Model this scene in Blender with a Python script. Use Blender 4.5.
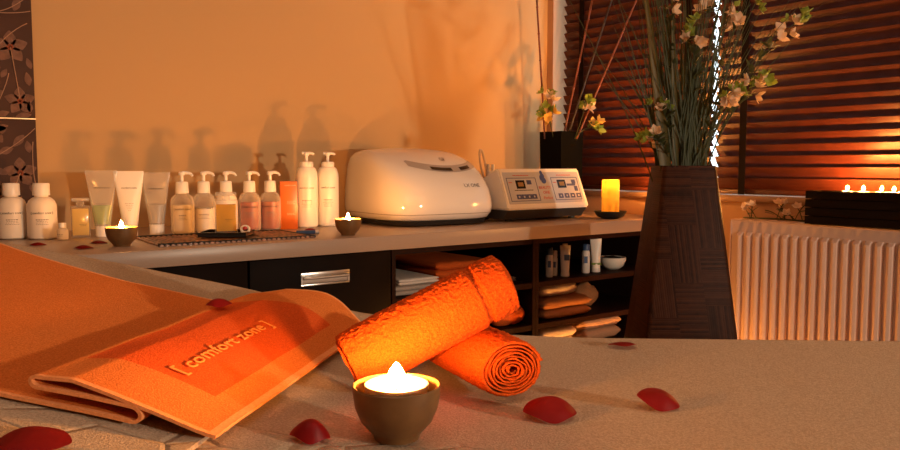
import bpy, bmesh, math, random
from mathutils import Vector, Matrix, noise
for o in list(bpy.data.objects): bpy.data.objects.remove(o, do_unlink=True)
SC = bpy.context.scene
COL = SC.collection
PI = math.pi
R = math.radians
random.seed(7)

# ------------------------------------------------------------------ camera
cam_d = bpy.data.cameras.new('camera'); cam = bpy.data.objects.new('camera', cam_d); COL.objects.link(cam)
cam_d.sensor_width = 36.0; cam_d.lens = 31.58; cam_d.clip_start = 0.02
cam.location = (0, 0, 1.05)
cam.rotation_euler = (R(90 - 4.30), 0, R(-36.84))
SC.camera = cam

# ------------------------------------------------------------------ world, light, exposure
W = bpy.data.worlds.new('sky'); SC.world = W; W.use_nodes = True
bg = W.node_tree.nodes['Background']
bg.inputs[0].default_value = (0.78, 0.93, 1.0, 1); bg.inputs[1].default_value = 5.0

def area(name, loc, target, size, power, color, size_y=None):
    d = bpy.data.lights.new(name, 'AREA'); d.energy = power; d.color = color; d.size = size
    if size_y: d.shape = 'RECTANGLE'; d.size_y = size_y
    o = bpy.data.objects.new(name, d); COL.objects.link(o); o.location = loc
    v = Vector(target) - Vector(loc); o.rotation_euler = v.to_track_quat('-Z', 'Y').to_euler()
    return o
area('lamp_light', (1.50, -1.45, 1.10), (0.5, 2.6, 1.15), 0.07, 40, (1.0, 0.79, 0.57))
area('ceiling_fill', (-0.2, 0.2, 2.45), (0.9, 1.2, 0.0), 1.2, 4, (1.0, 0.85, 0.72))  # unseen fill without a fixture, added to lift the ambient light

SC.view_settings.view_transform = 'Standard'; SC.view_settings.look = 'None'
SC.view_settings.exposure = 0.0; SC.view_settings.gamma = 1.0
SC.view_settings.use_curve_mapping = False

FLAME = (1.0, 0.38, 0.075)

# ------------------------------------------------------------------ materials
MATS = {}
def mat(name, color, rough=0.5, metal=0.0, spec=0.5, bump=None, var=None, trans=0.0, see=0.0, sss=0.0, emit=None, coat=0.0, sheen=0.0, translucent=None):
    """bump=(scale, strength, distance) noise bump; var=(scale, other colour) noise colour; see = share of straight-through view; translucent=(share,colour)"""
    if name in MATS: return MATS[name]
    m = bpy.data.materials.new(name); m.use_nodes = True; nt = m.node_tree; N = nt.nodes; L = nt.links
    b = N['Principled BSDF']; out = N['Material Output']
    b.inputs['Base Color'].default_value = (*color, 1); b.inputs['Roughness'].default_value = rough
    b.inputs['Metallic'].default_value = metal; b.inputs['Specular IOR Level'].default_value = spec
    b.inputs['Transmission Weight'].default_value = trans
    b.inputs['Coat Weight'].default_value = coat
    if sheen: b.inputs['Sheen Weight'].default_value = sheen; b.inputs['Sheen Roughness'].default_value = .6
    if sss:
        b.inputs['Subsurface Weight'].default_value = sss; b.inputs['Subsurface Radius'].default_value = (.02, .01, .005)
    tc = N.new('ShaderNodeTexCoord')
    if var:
        n = N.new('ShaderNodeTexNoise'); n.inputs['Scale'].default_value = var[0]; n.inputs['Detail'].default_value = 5
        mx = N.new('ShaderNodeMix'); mx.data_type = 'RGBA'
        mx.inputs[6].default_value = (*color, 1); mx.inputs[7].default_value = (*var[1], 1)
        rp = N.new('ShaderNodeValToRGB'); rp.color_ramp.elements[0].position = .35; rp.color_ramp.elements[1].position = .68
        L.new(tc.outputs['Object'], n.inputs['Vector']); L.new(n.outputs['Fac'], rp.inputs[0]); L.new(rp.outputs[0], mx.inputs[0]); L.new(mx.outputs[2], b.inputs['Base Color'])
    if bump:
        n = N.new('ShaderNodeTexNoise'); n.inputs['Scale'].default_value = bump[0]; n.inputs['Detail'].default_value = 4
        bp = N.new('ShaderNodeBump'); bp.inputs['Strength'].default_value = bump[1]; bp.inputs['Distance'].default_value = bump[2]
        L.new(tc.outputs['Object'], n.inputs['Vector']); L.new(n.outputs['Fac'], bp.inputs['Height']); L.new(bp.outputs[0], b.inputs['Normal'])
    src = b.outputs[0]
    if emit:
        b.inputs['Emission Color'].default_value = (*emit[0], 1); b.inputs['Emission Strength'].default_value = emit[1]
    if translucent:
        t = N.new('ShaderNodeBsdfTranslucent'); t.inputs[0].default_value = (*translucent[1], 1)
        ms = N.new('ShaderNodeMixShader'); ms.inputs[0].default_value = translucent[0]
        L.new(src, ms.inputs[1]); L.new(t.outputs[0], ms.inputs[2]); src = ms.outputs[0]
    if see:
        t = N.new('ShaderNodeBsdfTransparent'); t.inputs[0].default_value = (1, 1, 1, 1)
        ms = N.new('ShaderNodeMixShader'); lw = N.new('ShaderNodeLayerWeight'); lw.inputs[0].default_value = .35
        mr = N.new('ShaderNodeMapRange'); mr.inputs['To Min'].default_value = see; mr.inputs['To Max'].default_value = see * .25
        L.new(lw.outputs['Facing'], mr.inputs['Value']); L.new(mr.outputs[0], ms.inputs[0])
        L.new(src, ms.inputs[1]); L.new(t.outputs[0], ms.inputs[2]); src = ms.outputs[0]
    L.new(src, out.inputs[0])
    MATS[name] = m
    return m

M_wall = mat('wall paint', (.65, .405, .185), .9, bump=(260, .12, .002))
M_wall_b = mat('shaded window wall', (.46, .26, .14), .9, bump=(260, .12, .002))  # colour darkened to hold the shade where lamp light barely reaches
M_ceil = mat('ceiling paint', (.8, .74, .64), .9)
M_floor = mat('floor wood', (.16, .09, .05), .45, var=(3, (.11, .06, .035)))
M_white_trim = mat('white trim', (.8, .78, .74), .4)
M_sill = mat('shaded sill', (.38, .22, .13), .35)  # shade on the sill is put into this darker colour
M_worktop = mat('worktop laminate', (.42, .30, .23), .32, spec=.35, var=(500, (.33, .235, .175)))
M_cab = mat('dark wood front', (.009, .0045, .003), .55, spec=.05, var=(9, (.006, .003, .002)))
M_cab_in = mat('dark wood shelf', (.020, .007, .0045), .6, spec=.06)
M_metal = mat('brushed metal', (.72, .70, .68), .28, 1.0)
M_slat = mat('blind slat wood', (.070, .015, .007), .40, spec=.3, var=(18, (.050, .010, .005)))
M_tape = mat('blind tape', (.010, .006, .005), .9, spec=.05)
M_cream = mat('cream plastic', (.86, .78, .68), .35)
M_white = mat('white plastic', (.88, .84, .79), .32)
M_whitegloss = mat('glossy white casing', (.78, .745, .72), .07, coat=.4)
M_ink = mat('dark ink', (.02, .016, .014), .6)
M_inkgrey = mat('grey ink', (.20, .16, .135), .6)
M_inkpale = mat('pale ink', (.95, .75, .55), .6)
M_black = mat('black matt', (.012, .011, .011), .5)
M_blackgloss = mat('black gloss', (.01, .01, .01), .12)
M_grey_dark = mat('dark grey plastic', (.055, .05, .05), .45)
M_bowl = mat('bronze bowl', (.21, .105, .036), .45, .2, var=(40, (.15, .072, .025)))
M_bowl_in = mat('golden bowl lining', (.62, .36, .12), .35, .6)
M_wax = mat('wax', (.95, .78, .50), .4, sss=.4, translucent=(.35, (1, .8, .45)))
M_cup = mat('tealight cup', (.8, .76, .7), .3, .9)
M_wick = mat('wick', (.02, .015, .01), .9)
M_pillar = mat('orange pillar wax', (.95, .58, .14), .5, translucent=(.85, (1.0, .82, .30)))
M_frost = mat('frosted plastic', (.84, .77, .68), .4, see=.88)
M_clear = mat('clear plastic', (.75, .72, .66), .15, see=.74)
M_glass = mat('clear glass', (.85, .82, .75), .06, see=.92)
M_liq_pale = mat('pale lotion', (.84, .71, .50), .4, translucent=(.3, (.9, .75, .5)))
M_liq_cream = mat('cream lotion', (.86, .76, .64), .4)
M_liq_pink = mat('pink gel', (.48, .10, .045), .35, translucent=(.3, (.8, .25, .12)))
M_liq_amber = mat('amber oil', (.74, .46, .01), .2, translucent=(.4, (1.0, .66, .08)))
M_gold_glow = mat('gold candle glow', (.95, .74, .24), .2, translucent=(.6, (1.0, .85, .3)))  # gold stands in for candle light refracted in the clear bottle
M_gel_green = mat('green gel', (.42, .58, .14), .3, translucent=(.4, (.6, .8, .2)))
M_gel_grey = mat('grey gel', (.55, .47, .40), .3, see=.25)
M_box_orange = mat('orange carton', (.66, .16, .03), .35)
M_red = mat('red petal', (.36, .008, .010), .5, translucent=(.28, (.6, .01, .01)), bump=(140, .25, .002))
M_redshiny = mat('red enamel', (.5, .02, .015), .25)
M_blue = mat('blue plastic', (.03, .07, .16), .3)
M_bed_vinyl = mat('bed upholstery', (.45, .36, .27), .6)
M_bed_wood = mat('bed beech', (.42, .25, .12), .45, var=(10, (.36, .2, .09)))
M_rad = mat('radiator enamel', (.66, .47, .39), .30)
M_bamboo = mat('bamboo cane', (.22, .055, .018), .4, var=(30, (.12, .03, .012)))
M_bamboo_dk = mat('dark cane', (.02, .012, .010), .5)
M_mat_stick = mat('bamboo mat sticks', (.46, .20, .085), .4, var=(38, (.04, .015, .008)))
M_leaf = mat('leaf green', (.20, .28, .04), .5, translucent=(.35, (.4, .5, .08)))
M_leaf_dk = mat('dark leaf', (.05, .06, .018), .55, translucent=(.25, (.08, .1, .02)))
M_blade = mat('grass blade', (.035, .048, .014), .55, translucent=(.2, (.1, .11, .03)))
M_olive = mat('olive strap leaf', (.085, .07, .016), .5, translucent=(.3, (.2, .16, .03)))
M_petal = mat('cream blossom', (.72, .54, .38), .6, translucent=(.35, (.9, .7, .5)))
M_petal_yel = mat('yellow blossom', (.75, .50, .12), .6, translucent=(.35, (.9, .6, .15)))
M_pic_board = mat('brown canvas', (.050, .018, .010), .7, var=(8, (.075, .026, .013)))
M_pic_leaf = mat('taupe print', (.24, .12, .082), .75, var=(60, (.15, .072, .048)))
M_pic_line = mat('pale print line', (.42, .24, .15), .75)
M_pic_heart = mat('orange print', (.30, .06, .015), .7)
M_gold = mat('gold bead', (.85, .58, .30), .35, .5)
M_panel_blue = mat('pale blue panel', (.50, .52, .60), .35)
M_key_blue = mat('navy key', (.06, .08, .22), .4)
M_redink = mat('red ink', (.55, .04, .04), .5)
M_lcd = mat('dark display', (.02, .02, .025), .15)
M_lcd_in = mat('amber display', (.30, .17, .05), .3)
M_clearhose = mat('clear hose', (.75, .62, .52), .15, see=.45)
M_window_frame = mat('window frame', (.75, .75, .73), .4)
M_cardblue = mat('blue cap', (.05, .10, .22), .4)
M_dimwhite = mat('white tube', (.72, .66, .60), .4)
M_pane = mat('window glass', (.9, .95, .95), .03, see=.93)

def flame_mat():
    m = bpy.data.materials.new('flame'); m.use_nodes = True; nt = m.node_tree
    e = nt.nodes.new('ShaderNodeEmission'); e.inputs[0].default_value = (*FLAME, 1); e.inputs[1].default_value = 1.0
    nt.links.new(e.outputs[0], nt.nodes['Material Output'].inputs[0])
    return m, e
def flame_material(name, radiance):
    m, e = flame_mat(); m.name = name; e.inputs[1].default_value = radiance
    return m

def terry(name, color, other, scale=420, bump=.9, dist=.003, sheen=.25, extra=None):
    m = bpy.data.materials.new(name); m.use_nodes = True; nt = m.node_tree; N = nt.nodes; L = nt.links
    b = N['Principled BSDF']; b.inputs['Roughness'].default_value = .95; b.inputs['Specular IOR Level'].default_value = .1
    b.inputs['Sheen Weight'].default_value = sheen; b.inputs['Sheen Roughness'].default_value = .5
    b.inputs['Sheen Tint'].default_value = (*color, 1)
    tc = N.new('ShaderNodeTexCoord')
    n1 = N.new('ShaderNodeTexNoise'); n1.inputs['Scale'].default_value = scale; n1.inputs['Detail'].default_value = 3; n1.inputs['Roughness'].default_value = .7
    n2 = N.new('ShaderNodeTexNoise'); n2.inputs['Scale'].default_value = scale / 14; n2.inputs['Detail'].default_value = 3
    L.new(tc.outputs['Object'], n1.inputs['Vector']); L.new(tc.outputs['Object'], n2.inputs['Vector'])
    rp = N.new('ShaderNodeValToRGB'); rp.color_ramp.elements[0].position = .36; rp.color_ramp.elements[1].position = .66
    L.new(n1.outputs['Fac'], rp.inputs[0])
    mx = N.new('ShaderNodeMix'); mx.data_type = 'RGBA'; mx.inputs[6].default_value = (*other, 1); mx.inputs[7].default_value = (*color, 1)
    L.new(rp.outputs[0], mx.inputs[0])
    ad = N.new('ShaderNodeMath'); ad.operation = 'ADD'; L.new(n1.outputs['Fac'], ad.inputs[0])
    m2 = N.new('ShaderNodeMath'); m2.operation = 'MULTIPLY'; m2.inputs[1].default_value = .8; L.new(n2.outputs['Fac'], m2.inputs[0]); L.new(m2.outputs[0], ad.inputs[1])
    bp = N.new('ShaderNodeBump'); bp.inputs['Strength'].default_value = bump; bp.inputs['Distance'].default_value = dist
    h = ad.outputs[0]; colr = mx.outputs[2]
    if extra: h, colr = extra(N, L, tc, h, colr)
    L.new(colr, b.inputs['Base Color']); L.new(h, bp.inputs['Height']); L.new(bp.outputs[0], b.inputs['Normal'])
    return m
def relief(N, L, tc, h, colr, thr=.535):
    # woven cobble relief along the border of the cover (towards its near edge, object +Y)
    v = N.new('ShaderNodeTexVoronoi'); v.feature = 'DISTANCE_TO_EDGE'; v.inputs['Scale'].default_value = 17; v.inputs['Randomness'].default_value = .75
    mp = N.new('ShaderNodeMapping'); mp.inputs['Scale'].default_value = (.85, 1.25, 1)
    L.new(tc.outputs['Object'], mp.inputs[0]); L.new(mp.outputs[0], v.inputs['Vector'])
    r = N.new('ShaderNodeValToRGB'); r.color_ramp.elements[0].position = 0.0; r.color_ramp.elements[1].position = .06
    L.new(v.outputs['Distance'], r.inputs[0])
    sp = N.new('ShaderNodeSeparateXYZ'); L.new(tc.outputs['Object'], sp.inputs[0])
    nz = N.new('ShaderNodeTexNoise'); nz.inputs['Scale'].default_value = 5; L.new(tc.outputs['Object'], nz.inputs['Vector'])
    mm = N.new('ShaderNodeMath'); mm.operation = 'MULTIPLY_ADD'; mm.inputs[1].default_value = .16; L.new(nz.outputs['Fac'], mm.inputs[0]); L.new(sp.outputs['Y'], mm.inputs[2])
    mr = N.new('ShaderNodeMapRange'); mr.inputs['From Min'].default_value = thr; mr.inputs['From Max'].default_value = thr + .02; L.new(mm.outputs[0], mr.inputs['Value'])
    inv = N.new('ShaderNodeMath'); inv.operation = 'SUBTRACT'; inv.inputs[0].default_value = 1; L.new(r.outputs[0], inv.inputs[1])
    k = N.new('ShaderNodeMath'); k.operation = 'MULTIPLY'; L.new(inv.outputs[0], k.inputs[0]); L.new(mr.outputs[0], k.inputs[1])
    hm = N.new('ShaderNodeMath'); hm.operation = 'MULTIPLY_ADD'; hm.inputs[1].default_value = -1.6; L.new(k.outputs[0], hm.inputs[0]); L.new(h, hm.inputs[2])
    return hm.outputs[0], colr
M_sheet = terry('beige terry', (.56, .42, .30), (.38, .28, .195), 420, .8, .0024, .15, relief)
M_sheet2 = terry('beige terry head cover', (.56, .42, .30), (.38, .28, .195), 420, .8, .0024, .15, lambda *a: relief(*a, thr=.45))
M_towel = terry('orange terry', (.84, .25, .055), (.62, .145, .025), 560, .8, .0022)
M_towel_deep = terry('deep orange terry', (.84, .135, .022), (.60, .075, .012), 560, .8, .0022)
M_hem = terry('orange hem', (.88, .36, .14), (.74, .27, .09), 300, .3, .001)
M_roll = terry('bright orange terry', (.88, .15, .018), (.60, .065, .006), 640, 1.0, .003)
M_roll_dim = terry('orange folded terry', (.80, .15, .025), (.6, .09, .015), 420, .8, .003)
M_tow_brown = terry('brown terry', (.50, .22, .09), (.36, .15, .06), 420, .8, .003)
M_tow_white = terry('pale terry', (.86, .76, .68), (.70, .60, .52), 420, .8, .003)
M_tow_grey = terry('grey cotton', (.42, .35, .30), (.33, .27, .23), 300, .4, .002)
M_tow_tan = terry('tan terry', (.55, .33, .20), (.42, .24, .14), 420, .8, .003)

def vase_material():
    m = bpy.data.materials.new('woven bamboo strips'); m.use_nodes = True; nt = m.node_tree; N = nt.nodes; L = nt.links
    b = N['Principled BSDF']; b.inputs['Roughness'].default_value = .45; b.inputs['Specular IOR Level'].default_value = .08
    tc = N.new('ShaderNodeTexCoord'); sp = N.new('ShaderNodeSeparateXYZ'); L.new(tc.outputs['Object'], sp.inputs[0])
    # horizontal run = x + y so that all four faces are covered
    ad = N.new('ShaderNodeMath'); ad.operation = 'ADD'; L.new(sp.outputs['X'], ad.inputs[0]); L.new(sp.outputs['Y'], ad.inputs[1])
    cb = N.new('ShaderNodeCombineXYZ'); L.new(ad.outputs[0], cb.inputs[0]); L.new(sp.outputs['Z'], cb.inputs[1])
    def math(op, a, bb):
        n = N.new('ShaderNodeMath'); n.operation = op
        for i, q in enumerate((a, bb)):
            if q is None: continue
            if isinstance(q, (int, float)): n.inputs[i].default_value = q
            else: L.new(q, n.inputs[i])
        return n.outputs[0]
    cx = math('FLOOR', math('MULTIPLY', ad.outputs[0], 13.0), None)
    zsh = math('ADD', sp.outputs['Z'], math('MULTIPLY', cx, .061))
    cz = math('FLOOR', math('MULTIPLY', zsh, 6.5), None)
    par = math('MODULO', math('ADD', math('ADD', cx, cz), 100), 2.0)
    def stripes(v, k):
        w = N.new('ShaderNodeTexWhiteNoise'); w.noise_dimensions = '2D'
        c = N.new('ShaderNodeCombineXYZ'); L.new(math('FLOOR', math('MULTIPLY', v, k), None), c.inputs[0]); L.new(cz, c.inputs[1]); L.new(c.outputs[0], w.inputs['Vector'])
        fr = math('FRACT', math('MULTIPLY', v, k), None)
        edge = math('MINIMUM', math('MULTIPLY', math('SUBTRACT', .5, math('ABSOLUTE', math('SUBTRACT', fr, .5), None)), 6.0), 1.0)
        return w.outputs['Value'], edge
    w1, e1 = stripes(ad.outputs[0], 170.0); w2, e2 = stripes(zsh, 170.0)
    def mixv(a, bb):
        mx = N.new('ShaderNodeMix'); mx.data_type = 'FLOAT'; L.new(par, mx.inputs[0]); L.new(a, mx.inputs[2]); L.new(bb, mx.inputs[3]); return mx.outputs[0]
    wv = mixv(w1, w2); ev = mixv(e1, e2)
    nz = N.new('ShaderNodeTexNoise'); nz.inputs['Scale'].default_value = 60; L.new(tc.outputs['Object'], nz.inputs['Vector'])
    t = math('ADD', math('MULTIPLY', wv, .6), math('MULTIPLY', nz.outputs['Fac'], .5))
    rp = N.new('ShaderNodeValToRGB'); rp.color_ramp.elements[0].color = (.008, .003, .002, 1); rp.color_ramp.elements[1].color = (.062, .019, .008, 1)
    L.new(t, rp.inputs[0]); L.new(rp.outputs[0], b.inputs['Base Color'])
    bp = N.new('ShaderNodeBump'); bp.inputs['Strength'].default_value = .5; bp.inputs['Distance'].default_value = .0015
    L.new(math('ADD', ev, math('MULTIPLY', wv, .6)), bp.inputs['Height']); L.new(bp.outputs[0], b.inputs['Normal'])
    return m
M_vase = vase_material()

# ------------------------------------------------------------------ helpers
def make(name, bm, m, parent=None, loc=None, smooth=True, rot=None, sharp=40):
    me = bpy.data.meshes.new(name)
    bmesh.ops.recalc_face_normals(bm, faces=bm.faces[:])
    bm.to_mesh(me); bm.free()
    o = bpy.data.objects.new(name, me); COL.objects.link(o)
    if m: me.materials.append(m)
    if smooth:
        me.polygons.foreach_set('use_smooth', [True] * len(me.polygons))
        try: me.set_sharp_from_angle(angle=R(sharp))
        except Exception: pass
    if parent: o.parent = parent
    if loc: o.location = loc
    if rot: o.rotation_euler = rot
    return o
def tag(o, label, cat, group=None, kind=None):
    o['label'] = label; o['category'] = cat
    if group: o['group'] = group
    if kind: o['kind'] = kind
    return o
def thing(name, label, cat, loc=(0, 0, 0), rz=0, group=None):
    o = bpy.data.objects.new(name, None); COL.objects.link(o); o.location = loc; o.rotation_euler = (0, 0, rz); o.empty_display_size = .03
    return tag(o, label, cat, group)
def struct(name, bm, m, **k):
    o = make(name, bm, m, **k); o['kind'] = 'structure'; return o
def copy_tree(o, parent=None):
    c = o.copy(); COL.objects.link(c)
    if parent: c.parent = parent
    for ch in list(o.children): copy_tree(ch, c)
    return c
def box(bm, x0, x1, y0, y1, z0, z1, bevel=0, seg=2):
    vs = [bm.verts.new((x, y, z)) for x in (x0, x1) for y in (y0, y1) for z in (z0, z1)]
    F = [(0, 1, 3, 2), (4, 6, 7, 5), (0, 4, 5, 1), (2, 3, 7, 6), (0, 2, 6, 4), (1, 5, 7, 3)]
    fs = [bm.faces.new([vs[i] for i in f]) for f in F]
    if bevel:
        es = list({e for f in fs for e in f.edges})
        bmesh.ops.bevel(bm, geom=es, offset=bevel, segments=seg, affect='EDGES', profile=.5)
def B(*a, **k):
    bm = bmesh.new(); box(bm, *a, **k); return bm
def rings(bm, rs, close0=True, close1=True, loop=False):
    V = [[bm.verts.new(p) for p in r] for r in rs]
    n = len(V[0]); m = len(V)
    for i in range(m if loop else m - 1):
        A, C = V[i], V[(i + 1) % m]
        for j in range(n):
            bm.faces.new((A[j], A[(j + 1) % n], C[(j + 1) % n], C[j]))
    if not loop:
        if close0: bm.faces.new(V[0][::-1])
        if close1: bm.faces.new(V[-1])
    return V
def lathe(prof, n=32, bm=None, c=(0, 0, 0), sx=1, sy=1, close=True):
    bm = bm or bmesh.new()
    rs = [[(c[0] + sx * r * math.cos(2 * PI * j / n), c[1] + sy * r * math.sin(2 * PI * j / n), c[2] + z) for j in range(n)] for r, z in prof]
    rings(bm, rs, close, close); return bm
def tube(bm, pts, rad, n=8, cap=True):
    pts = [Vector(p) for p in pts]; rr = rad if isinstance(rad, (list, tuple)) else [rad] * len(pts)
    rs = []
    up = None
    for i, p in enumerate(pts):
        t = (pts[min(i + 1, len(pts) - 1)] - pts[max(i - 1, 0)]).normalized()
        if up is None: up = t.orthogonal().normalized()
        up = (up - t * up.dot(t)); up = up.normalized() if up.length > 1e-6 else t.orthogonal().normalized()
        s = t.cross(up)
        rs.append([p + (up * math.cos(2 * PI * j / n) + s * math.sin(2 * PI * j / n)) * rr[i] for j in range(n)])
    rings(bm, rs, cap, cap); return bm
def T(*a, **k):
    bm = bmesh.new(); tube(bm, *a, **k); return bm
def bez(p, n=10):
    p = [Vector(q) for q in p]; out = []
    for i in range(n + 1):
        t = i / n; q = p[:]
        while len(q) > 1: q = [q[j].lerp(q[j + 1], t) for j in range(len(q) - 1)]
        out.append(q[0])
    return out
def text_bm(s, size, depth=.0003, sx=1.0):
    """lettering lying in XY, centred, as a bmesh"""
    cu = bpy.data.curves.new('t', 'FONT'); cu.body = s; cu.size = size; cu.align_x = 'CENTER'; cu.align_y = 'CENTER'; cu.extrude = depth; cu.resolution_u = 2
    o = bpy.data.objects.new('t', cu); COL.objects.link(o)
    bpy.context.view_layer.update()
    me = bpy.data.meshes.new_from_object(o.evaluated_get(bpy.context.evaluated_depsgraph_get()))
    bm = bmesh.new(); bm.from_mesh(me)
    bpy.data.objects.remove(o); bpy.data.curves.remove(cu); bpy.data.meshes.remove(me)
    for v in bm.verts: v.co.x *= sx
    return bm
def merge(dst, src, fn=None):
    """copy src bmesh into dst through point map fn, free src"""
    mp = {}
    for v in src.verts: mp[v] = dst.verts.new(fn(v.co) if fn else v.co)
    for f in src.faces:
        try: dst.faces.new([mp[v] for v in f.verts])
        except ValueError: pass
    src.free(); return dst
def dashes(bm, x0, x1, y, h=.0008, gap=.3):
    x = x0
    while x < x1 - .0005:
        w = random.uniform(.0025, .006); box(bm, x, min(x + w, x1), y - h / 2, y + h / 2, -.0002, .0002); x += w + .0014
    return bm
def view_rot(): return R(-36.84)      # yaw that turns a label to the treatment bed
def facing(x, y): return math.atan2(-x, y)

# ------------------------------------------------------------------ the room
YA, XB, ZC = 2.66, 2.548, 2.55
XL, YN = -1.9, -1.9
struct('floor', B(XL - .1, XB + .3, YN - .1, YA + .1, -.05, 0), M_floor, smooth=False)
struct('ceiling', B(XL - .1, XB + .3, YN - .1, YA + .1, ZC, ZC + .05), M_ceil, smooth=False)
struct('wall_back', B(XL - .1, XB + .3, YA, YA + .1, 0, ZC), M_wall, smooth=False)
struct('wall_left', B(XL - .1, XL, YN, YA, 0, ZC), M_wall, smooth=False)
struct('wall_front', B(XL - .1, XB + .3, YN - .1, YN, 0, ZC), M_wall, smooth=False)
WY0, WY1, WZ0, WZ1 = .24, 2.622, .921, 2.15
bm = bmesh.new()
box(bm, XB, XB + .2, YN, YA, 0, WZ0); box(bm, XB, XB + .2, YN, YA, WZ1, ZC)
box(bm, XB, XB + .2, YN, WY0, WZ0, WZ1); box(bm, XB, XB + .2, WY1, YA, WZ0, WZ1)
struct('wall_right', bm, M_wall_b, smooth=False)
w = struct('window_1', B(XB + .135, XB + .155, WY0, WY1, WZ0 + .02, WZ1), M_pane, smooth=False)
bm = bmesh.new()
for y in (WY0, .62, 1.06, WY1 - .05): box(bm, XB + .12, XB + .17, y, y + .05, WZ0, WZ1)
for z in (WZ0, WZ1 - .05): box(bm, XB + .12, XB + .17, WY0, WY1, z, z + .05)
fr = make('window_frame', bm, M_window_frame, w, smooth=False); fr['kind'] = 'structure'
sl = make('window_sill', B(XB - .014, XB + .12, WY0, WY1 - .001, WZ0, .943, bevel=.004), M_sill, w); sl['kind'] = 'structure'
struct('baseboard_back', B(XL, -.42, YA - .014, YA, 0, .09), M_white_trim, smooth=False)
struct('baseboard_right', B(XB - .014, XB, YN, 1.9, 0, .09), M_white_trim, smooth=False)

# ------------------------------------------------------------------ venetian blinds
def blind(y0, y1, tapes, label):
    X = XB + .026; t = thing('venetian_blind', label, 'blind', (X, (y0 + y1) / 2, WZ1), group=None)
    hw = (y1 - y0) / 2
    bm = bmesh.new(); bmz = .985 - WZ1
    tilt = R(56); nsl = 0; z = bmz
    while z < -.075:
        c, s = math.cos(tilt) * .0245, math.sin(tilt) * .0245
        # room-side edge up; slightly crowned slat
        prof = []
        for k in range(5):
            u = -1 + k / 2; bow = .0022 * (1 - u * u)
            prof.append((-u * c - bow * math.sin(tilt), u * s - bow * math.cos(tilt)))
        th = .0014
        loop = [(p[0] - th * math.sin(tilt), p[1] - th * math.cos(tilt)) for p in prof] + [(p[0] + th * math.sin(tilt), p[1] + th * math.cos(tilt)) for p in prof[::-1]]
        rings(bm, [[(px, y, z + pz) for px, pz in loop] for y in (-hw, hw)])
        z += .0396; nsl += 1
    make('slats', bm, M_slat, t, sharp=50)
    make('head_rail', B(-.02, .03, -hw, hw, -.055, -.002, bevel=.003), M_slat, t)
    make('bottom_rail', B(-.012, .016, -hw, hw, .9475 - WZ1, .9645 - WZ1, bevel=.003), M_slat, t)
    for yy in tapes:
        make('ladder_tape', B(-.0185, -.0165, yy - .013 - (y0 + y1) / 2, yy + .013 - (y0 + y1) / 2, .946 - WZ1, -.056), M_tape, t, smooth=False)
    return t
blind(1.795, 2.565, (2.455, 1.90), 'dark wooden venetian blind behind the black pot and pillar candle')
blind(.25, 1.772, (1.655, .62), 'dark wooden venetian blind above the white radiator')

# ------------------------------------------------------------------ counter run along the back wall
CT = .85; CF = 1.91
wt = make('worktop', B(-.42, XB - .001, CF, YA - .002, .808, CT, bevel=.0015), M_worktop, sharp=30)
tag(wt, 'long pale stone-look worktop carrying the bottles and machines', 'worktop')
def drawer_unit(x0, x1, label, handle=None):
    t = thing('drawer_cabinet', label, 'cabinet', ((x0 + x1) / 2, 2.29, 0)); hw = (x1 - x0) / 2
    bm = bmesh.new(); fy = -.335
    box(bm, -hw, -hw + .018, fy, .35, .08, .807); box(bm, hw - .018, hw, fy, .35, .08, .807); box(bm, -hw + .018, hw - .018, fy, .35, .08, .098); box(bm, -hw + .018, hw - .018, .335, .35, .098, .807)
    box(bm, -hw + .018, hw - .018, fy + .002, .335, .789, .807)
    make('body', bm, M_cab, t, smooth=False)
    make('plinth', B(-hw, hw, fy + .05, fy + .07, 0, .08), M_cab, t, smooth=False)
    for z0, z1 in ((.62, .803), (.36, .616), (.084, .356)):
        d = make('drawer', B(-hw + .002, hw - .002, fy - .022, fy - .002, z0, z1, bevel=.0015), M_cab, t)
        if handle is not None:
            hz = z1 - .061; hx = handle - (x0 + x1) / 2; hh = .0185; hl = .0745
            bm = bmesh.new(); yq = fy - .022
            box(bm, hx - hl, hx + hl, yq - .004, yq, hz + hh - .012, hz + hh, bevel=.001)
            box(bm, hx - hl, hx + hl, yq - .003, yq, hz - hh, hz - hh + .005, bevel=.001)
            for s in (-1, 1): box(bm, hx + s * hl - (.006 if s > 0 else 0), hx + s * hl + (.006 if s < 0 else 0), yq - .0035, yq, hz - hh + .005, hz + hh - .012)
            rings(bm, [[(x, yq - .001 - .0005 * math.sin(PI * k / 6), hz - hh + .006 + (2 * hh - .019) * k / 6) for k in range(7)] + [(x, yq - .0001, hz + hh - .013 - (2 * hh - .019) * k / 6) for k in range(7)] for x in (hx - hl + .006, hx + hl - .006)])
            tube(bm, [(hx - hl + .006, yq - .008, hz + .003), (hx + hl - .006, yq - .008, hz + .003)], .004, 10)
            make('recessed_handle', bm, M_metal, d)
    return t
drawer_unit(-.40, .797, 'black cabinet front left of the handled drawer, mostly behind the bed')
drawer_unit(.799, 1.235, 'black drawer cabinet with a silver recessed handle', handle=1.019)
def shelf_unit(x0, x1, label):
    t = thing('shelf_unit', label, 'shelf unit', ((x0 + x1) / 2, 2.29, 0)); hw = (x1 - x0) / 2; fy = -.358
    for s in (-1, 1): make('side_panel', B(min(s * hw, s * (hw - .013)), max(s * hw, s * (hw - .013)), fy, .35, 0, .807), M_cab_in, t, smooth=False)
    make('back_panel', B(-hw + .0132, hw - .0132, .338, .35, .08, .807), M_cab, t, smooth=False)
    for z in (.658, .515, .40, .10): make('shelf', B(-hw + .0132, hw - .0132, fy + .002, .3378, z - .018, z), M_cab_in, t, smooth=False)
    make('top_panel', B(-hw + .0132, hw - .0132, fy + .002, .3378, .789, .807), M_cab_in, t, smooth=False)
    make('plinth', B(-hw + .0132, hw - .0132, fy + .05, fy + .068, 0, .0815), M_cab_in, t, smooth=False)
    return t
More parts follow.
